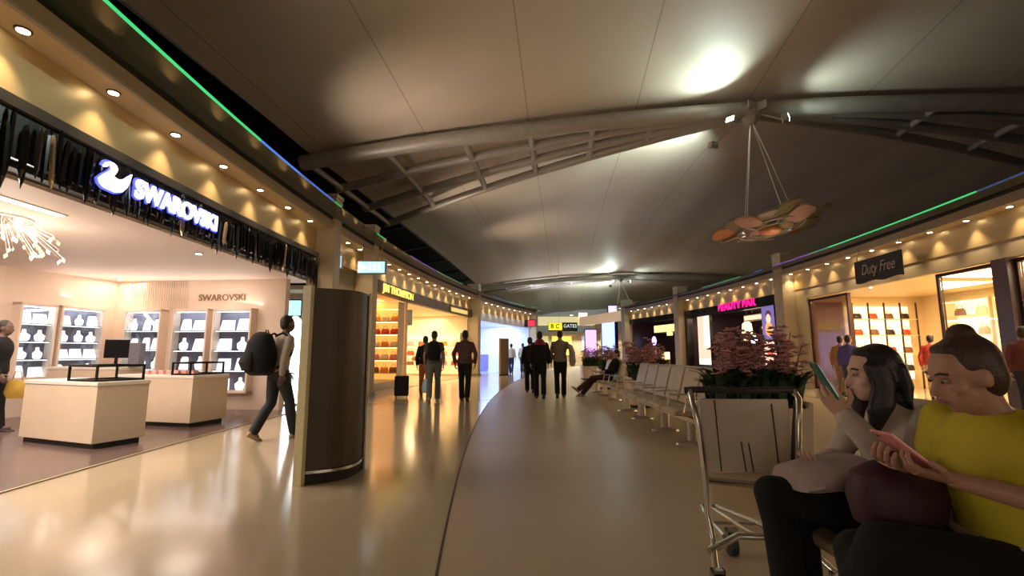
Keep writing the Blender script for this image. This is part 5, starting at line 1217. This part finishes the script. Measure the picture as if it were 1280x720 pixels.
# couple in the middle
human('person', 'person in a black jacket with red scarf, walking away in the concourse middle', (.74, 12.9, 0), R(0), walk(1.76, .13, .08, .0, 1),
      dict(skin=SKIN, shirt=BLACK, trousers=BLACK, shoes=SHOE, hair=HB), vox=.016, sleeves='long', face=False, torso_k=1.12)
hd_ = empty('red_scarf', (.74, 12.86, 1.50), 0, 'red scarf around the neck of the person in the black jacket', 'scarf')
MB().loft([((0,0,-.09),(.17,0,0),(0,.09,0)),((0,-.01,-.03),(.14,0,0),(0,.105,0)),((0,0,.03),(.10,0,0),(0,.095,0)),((0,.01,.06),(.075,0,0),(0,.08,0))], 20).build('wrap', M('red_cloth', (.30, .01, .025)), hd_, smooth=True)
human('person', 'person in khaki vest and black trousers, walking away beside the black jacket', (1.30, 13.1, 0), R(-4), walk(1.80, .12, .08, .0, -1, dict(elR=(.32,-.05,1.17), wrR=(.30,.05,.96))),
      dict(skin=SKIN, shirt=M('khaki', (.20, .16, .11)), trousers=BLACK, shoes=SHOE, hair=HB), vox=.016, sleeves='long', face=False, torso_k=1.05)
jk = empty('draped_jacket', (1.62, 13.0, 1.16), R(8), 'pale jacket draped over the right arm of the person in the khaki vest', 'jacket')
MB().loft([((0,0,-.32),(.05,0,0),(0,.08,0)),((0,0,-.2),(.085,0,0),(0,.12,0)),((-.01,0,.05),(.08,0,0),(0,.11,0)),((-.05,0,.22),(.06,0,0),(0,.08,0)),((-.08,0,.27),(.03,0,0),(0,.05,0))], 18).build('cloth', M('pale_cloth', (.42, .34, .28)), jk, smooth=True)
human('person', 'person in dark clothes just ahead of the red-scarfed walker, mostly hidden', (.55, 14.8, 0), R(2), walk(1.66, .14, .08), dict(skin=SKIN, shirt=BLACK, trousers=BLACK, shoes=SHOE, hair=HB), vox=.02, sleeves='long', face=False)
# distant figures
for x, y, h, sh, tr, lb in ((-.05, 27.5, 1.68, (.75, .75, .78), (.02, .03, .10), 'distant person in a white top and navy trousers beyond the brown totem'), (.62, 28.2, 1.72, (.80, .76, .66), (.03, .03, .03), 'distant person in a cream top and black trousers, right of the one in navy'), (1.45, 30.5, 1.7, (.8, .8, .82), (.1, .1, .12), 'distant person in pale clothes just left of the couple in the middle'), (-3.4, 22.6, 1.68, (.16, .16, .40), (.03, .03, .12), 'distant person in blue inside the blue-lit shop front')):
    human('person', lb, (x, y, 0), R(-10), walk(h, .15, .08), dict(skin=SKIN, shirt=M('far_shirt_%d' % int(x*100), sh), trousers=M('far_trousers_%d' % int(x*100), tr), shoes=SHOE, hair=HB), vox=.024, sleeves='long', face=False)
human('person', 'shop visitor in black holding a yellow bag at the left edge of the photo', (-7.92, 7.45, 0), R(-70), walk(1.70, .10, .12, .02, 1), dict(skin=SKIN3, shirt=BLACK, trousers=BLACK, shoes=SHOE, hair=HB), vox=.016, sleeves='long', face=False, torso_k=1.15)
yb = empty('yellow_bag', (-7.60, 7.5, .66), .2, 'yellow bag hanging from the hand of the visitor in black at the left edge', 'bag')
MB().loft([((0,0,-.14),(.12,0,0),(0,.05,0)),((0,0,-.05),(.16,0,0),(0,.07,0)),((0,0,.08),(.13,0,0),(0,.05,0)),((0,0,.13),(.08,0,0),(0,.02,0))], 18).build('bag_body', M('yellow_leather', (.40, .24, .03)), yb, smooth=True); MB().tube([(-.07,0,.12),(-.04,0,.26),(.04,0,.26),(.07,0,.12)], .008, 6).build('handle', M('yellow_leather', (.40,.24,.03)), yb)
for x, y, sh, tr, lb in ((8.95, 12.9, (.10, .08, .35), (.05, .05, .12), 'shopper in blue by the tinted shop window on the right'), (9.15, 13.5, (.55, .25, .08), (.3, .18, .1), 'shopper in an orange top by the tinted shop window on the right'), (10.9, 12.6, (.55, .06, .04), (.5, .35, .25), 'shopper in a red top inside the handbag shop, behind the reading woman'), (9.1, 8.6, (.16, .03, .03), (.03, .03, .05), 'shopper in dark red by the shop window at the right edge of the photo')):
    human('person', lb, (x, y, 0), R(-60), walk(1.66, .1, .08), dict(skin=SKIN, shirt=M('shopper_%d' % int(x*100), sh), trousers=M('shopper_t_%d' % int(x*100), tr), shoes=SHOE, hair=HBR), vox=.018, sleeves='long', face=False)
# reclining seated person on the second bench, facing -X, legs stretched
J = dict(pelvis=(0,.05,.54), chest=(0,-.12,.84), neck=(0,-.20,1.03), head=(0,-.19,1.16), face=(0,1,-.15), shL=(-.18,-.16,.98), shR=(.18,-.16,.98), hipL=(-.09,.06,.53), hipR=(.09,.06,.53),
         knL=(-.08,.50,.52), knR=(.10,.46,.44), anL=(-.05,.86,.22), anR=(.08,.74,.10), toeL=(-.05,1.03,.24), toeR=(.08,.92,.05), elL=(-.24,-.10,.72), elR=(.24,-.10,.72), wrL=(-.10,.12,.70), wrR=(.10,.12,.70), pmL=(0,0,-1), pmR=(0,0,-1), footL=(0,.7,.6))
human('person', 'person in black reclining on the second seat row with legs stretched out', (2.68, 13.35, 0), R(90), J, dict(skin=SKIN, shirt=BLACK, trousers=M('maroon_trousers', (.07, .018, .02)), shoes=SHOEW, hair=HB), vox=.016, sleeves='long', face=False)

# two seated women, nearest; local forward = world -X
J = dict(pelvis=(0,-.02,.54), chest=(0,.00,.82), neck=(0,.035,1.035), head=(-.01,.115,1.145), face=(.20,1,-.36), up=(0,.2,1), shL=(-.185,-.01,.985), shR=(.185,.03,.985), hipL=(-.10,.02,.53), hipR=(.10,.02,.53),
         knL=(-.03,.45,.63), knR=(.10,.44,.56), anL=(.10,.50,.34), anR=(.10,.40,.12), toeL=(.10,.66,.26), toeR=(.10,.58,.06), footL=(.1,.8,-.5),
         elL=(-.27,.0,.775), wrL=(-.075,.245,.835), elR=(.24,.06,.76), wrR=(.07,.28,.845), hdL=(.35,.85,.18), hdR=(-.35,.8,.15), pmL=(.3,0,.95), pmR=(-.3,0,.95), thL=(-.1,.3,1), thR=(.1,.3,1), curlL=.75, curlR=.75)
human('person', 'seated woman in a yellow T-shirt with a hair bun, reading her pink phone', (1.59, 1.60, 0), R(90), J,
      dict(skin=SKIN, shirt=M('yellow_tee', (.50, .42, .022), .75, .06, 8), trousers=BLACK, shoes=SHOE, hair=HBR), vox=.0085, sleeves='short', hair='bun', torso_k=1.13, leg_k=1.1, hem=M('white_hem', (.55, .48, .42)))
J = dict(pelvis=(0,.0,.54), chest=(0,.03,.80), neck=(0,.06,1.005), head=(-.01,.13,1.125), face=(.28,1,-.14), up=(0,.12,1), shL=(-.17,.03,.955), shR=(.17,.05,.955), hipL=(-.10,.02,.53), hipR=(.10,.02,.53),
         knL=(.0,.60,.63), knR=(.11,.45,.52), anL=(.06,.52,.24), anR=(.11,.42,.11), toeL=(.08,.66,.16), toeR=(.11,.60,.05), footL=(.1,.7,-.5),
         elL=(-.215,.19,.74), wrL=(-.12,.345,.965), elR=(.22,.18,.72), wrR=(.06,.33,.74), hdL=(.10,.5,.85), hdR=(-.5,.8,.1), pmL=(.75,-.5,.3), pmR=(0,0,1), thL=(.3,-.6,.5), thR=(0,.4,1), curlL=.8, curlR=.5)
human('person', 'seated woman in a pale top with long black hair, holding up a teal phone', (1.70, 2.13, 0), R(90), J,
      dict(skin=SKIN2, shirt=M('pale_top', (.56, .47, .42), .75, .05, 8), trousers=BLACK, shoes=SHOE, hair=HB), vox=.0085, sleeves='long', hair='long', torso_k=.98)
# phones
def phone(c, ax, up_, n_, w_, h, label, mcol, screen):
    r = empty('phone', c, 0, label, 'phone'); ax = V(ax).normalized(); up_ = V(up_); up_ = (up_-ax*up_.dot(ax)).normalized(); nn = ax.cross(up_).normalized()
    if nn.dot(V(n_)) < 0: nn = -nn
    MB().obox((0,0,0), ax, up_, nn, w_/2, h/2, .0045).build('case', mcol, r, bevel=.003); rr_ = r; r = r.children[0] if r.children else r; MB().obox(nn*.0052, ax, up_, nn, w_/2-.004, h/2-.008, .0006).build('screen', screen, r)
    MB().cyl(-nn*.0052+up_*h*.38+ax*w_*.28, -nn*.006+up_*h*.38+ax*w_*.28, .006, n=12).build('camera_lens', M_black, r); return rr_
phone((1.295, 2.03, 1.105), (.25, 1, .1), (-.50, -.1, .85), (.8, -.25, .5), .085, .165, 'teal phone held up by the woman in the pale top', mat('teal_case', (.03, .16, .13), .4, noise=.05), em('phone_screen', (.7, .85, 1), .5))
phone((1.24, 1.58, .915), (0, 1, 0), (-.78, -.1, .62), (.62, 0, .78), .085, .17, 'pink phone held flat by the woman in the yellow T-shirt', mat('pink_case', (.75, .30, .28), .5, noise=.05), em('phone_screen_pink', (1, .62, .55), .35))
# maroon bag in the lap, pale folded jacket
mbg = empty('maroon_handbag', (1.33, 1.74, .735), R(10), 'soft dark maroon handbag lying on the laps between the two seated women', 'bag')
b = MB(); b.loft([((0,0,-.115),(.10,0,0),(0,.08,0)),((0,0,-.09),(.15,0,0),(0,.11,0)),((0,0,0),(.172,0,0),(0,.12,0)),((.01,0,.07),(.165,0,0),(0,.10,0)),((.02,0,.105),(.12,0,0),(0,.05,0)),((.02,0,.115),(.06,0,0),(0,.02,0))], 24)
b.build('bag_body', M('maroon_leather', (.045, .011, .020), .6, .15, 8), mbg, smooth=True); MB().tube([(-.08,-.02,.10),(-.04,-.03,.14),(.05,-.03,.14),(.10,-.02,.10)], .009, 8).build('handle', M('maroon_leather', (.075,.018,.03)), mbg, smooth=True)
fj = empty('folded_jacket', (1.33, 2.10, .70), R(5), 'pale lilac folded jacket on the lap of the long-haired woman', 'jacket')
b = MB(); b.loft([((-.18,0,-.02),(0,.12,0),(0,0,.02)),((-.14,0,0),(0,.16,0),(0,0,.045)),((0,0,.02),(0,.17,0),(0,0,.06)),((.12,0,.03),(0,.15,0),(0,0,.06)),((.17,0,.02),(0,.1,0),(0,0,.03))], 20)
b.build('cloth', M('lilac_cloth', (.36, .28, .28)), fj, smooth=True)
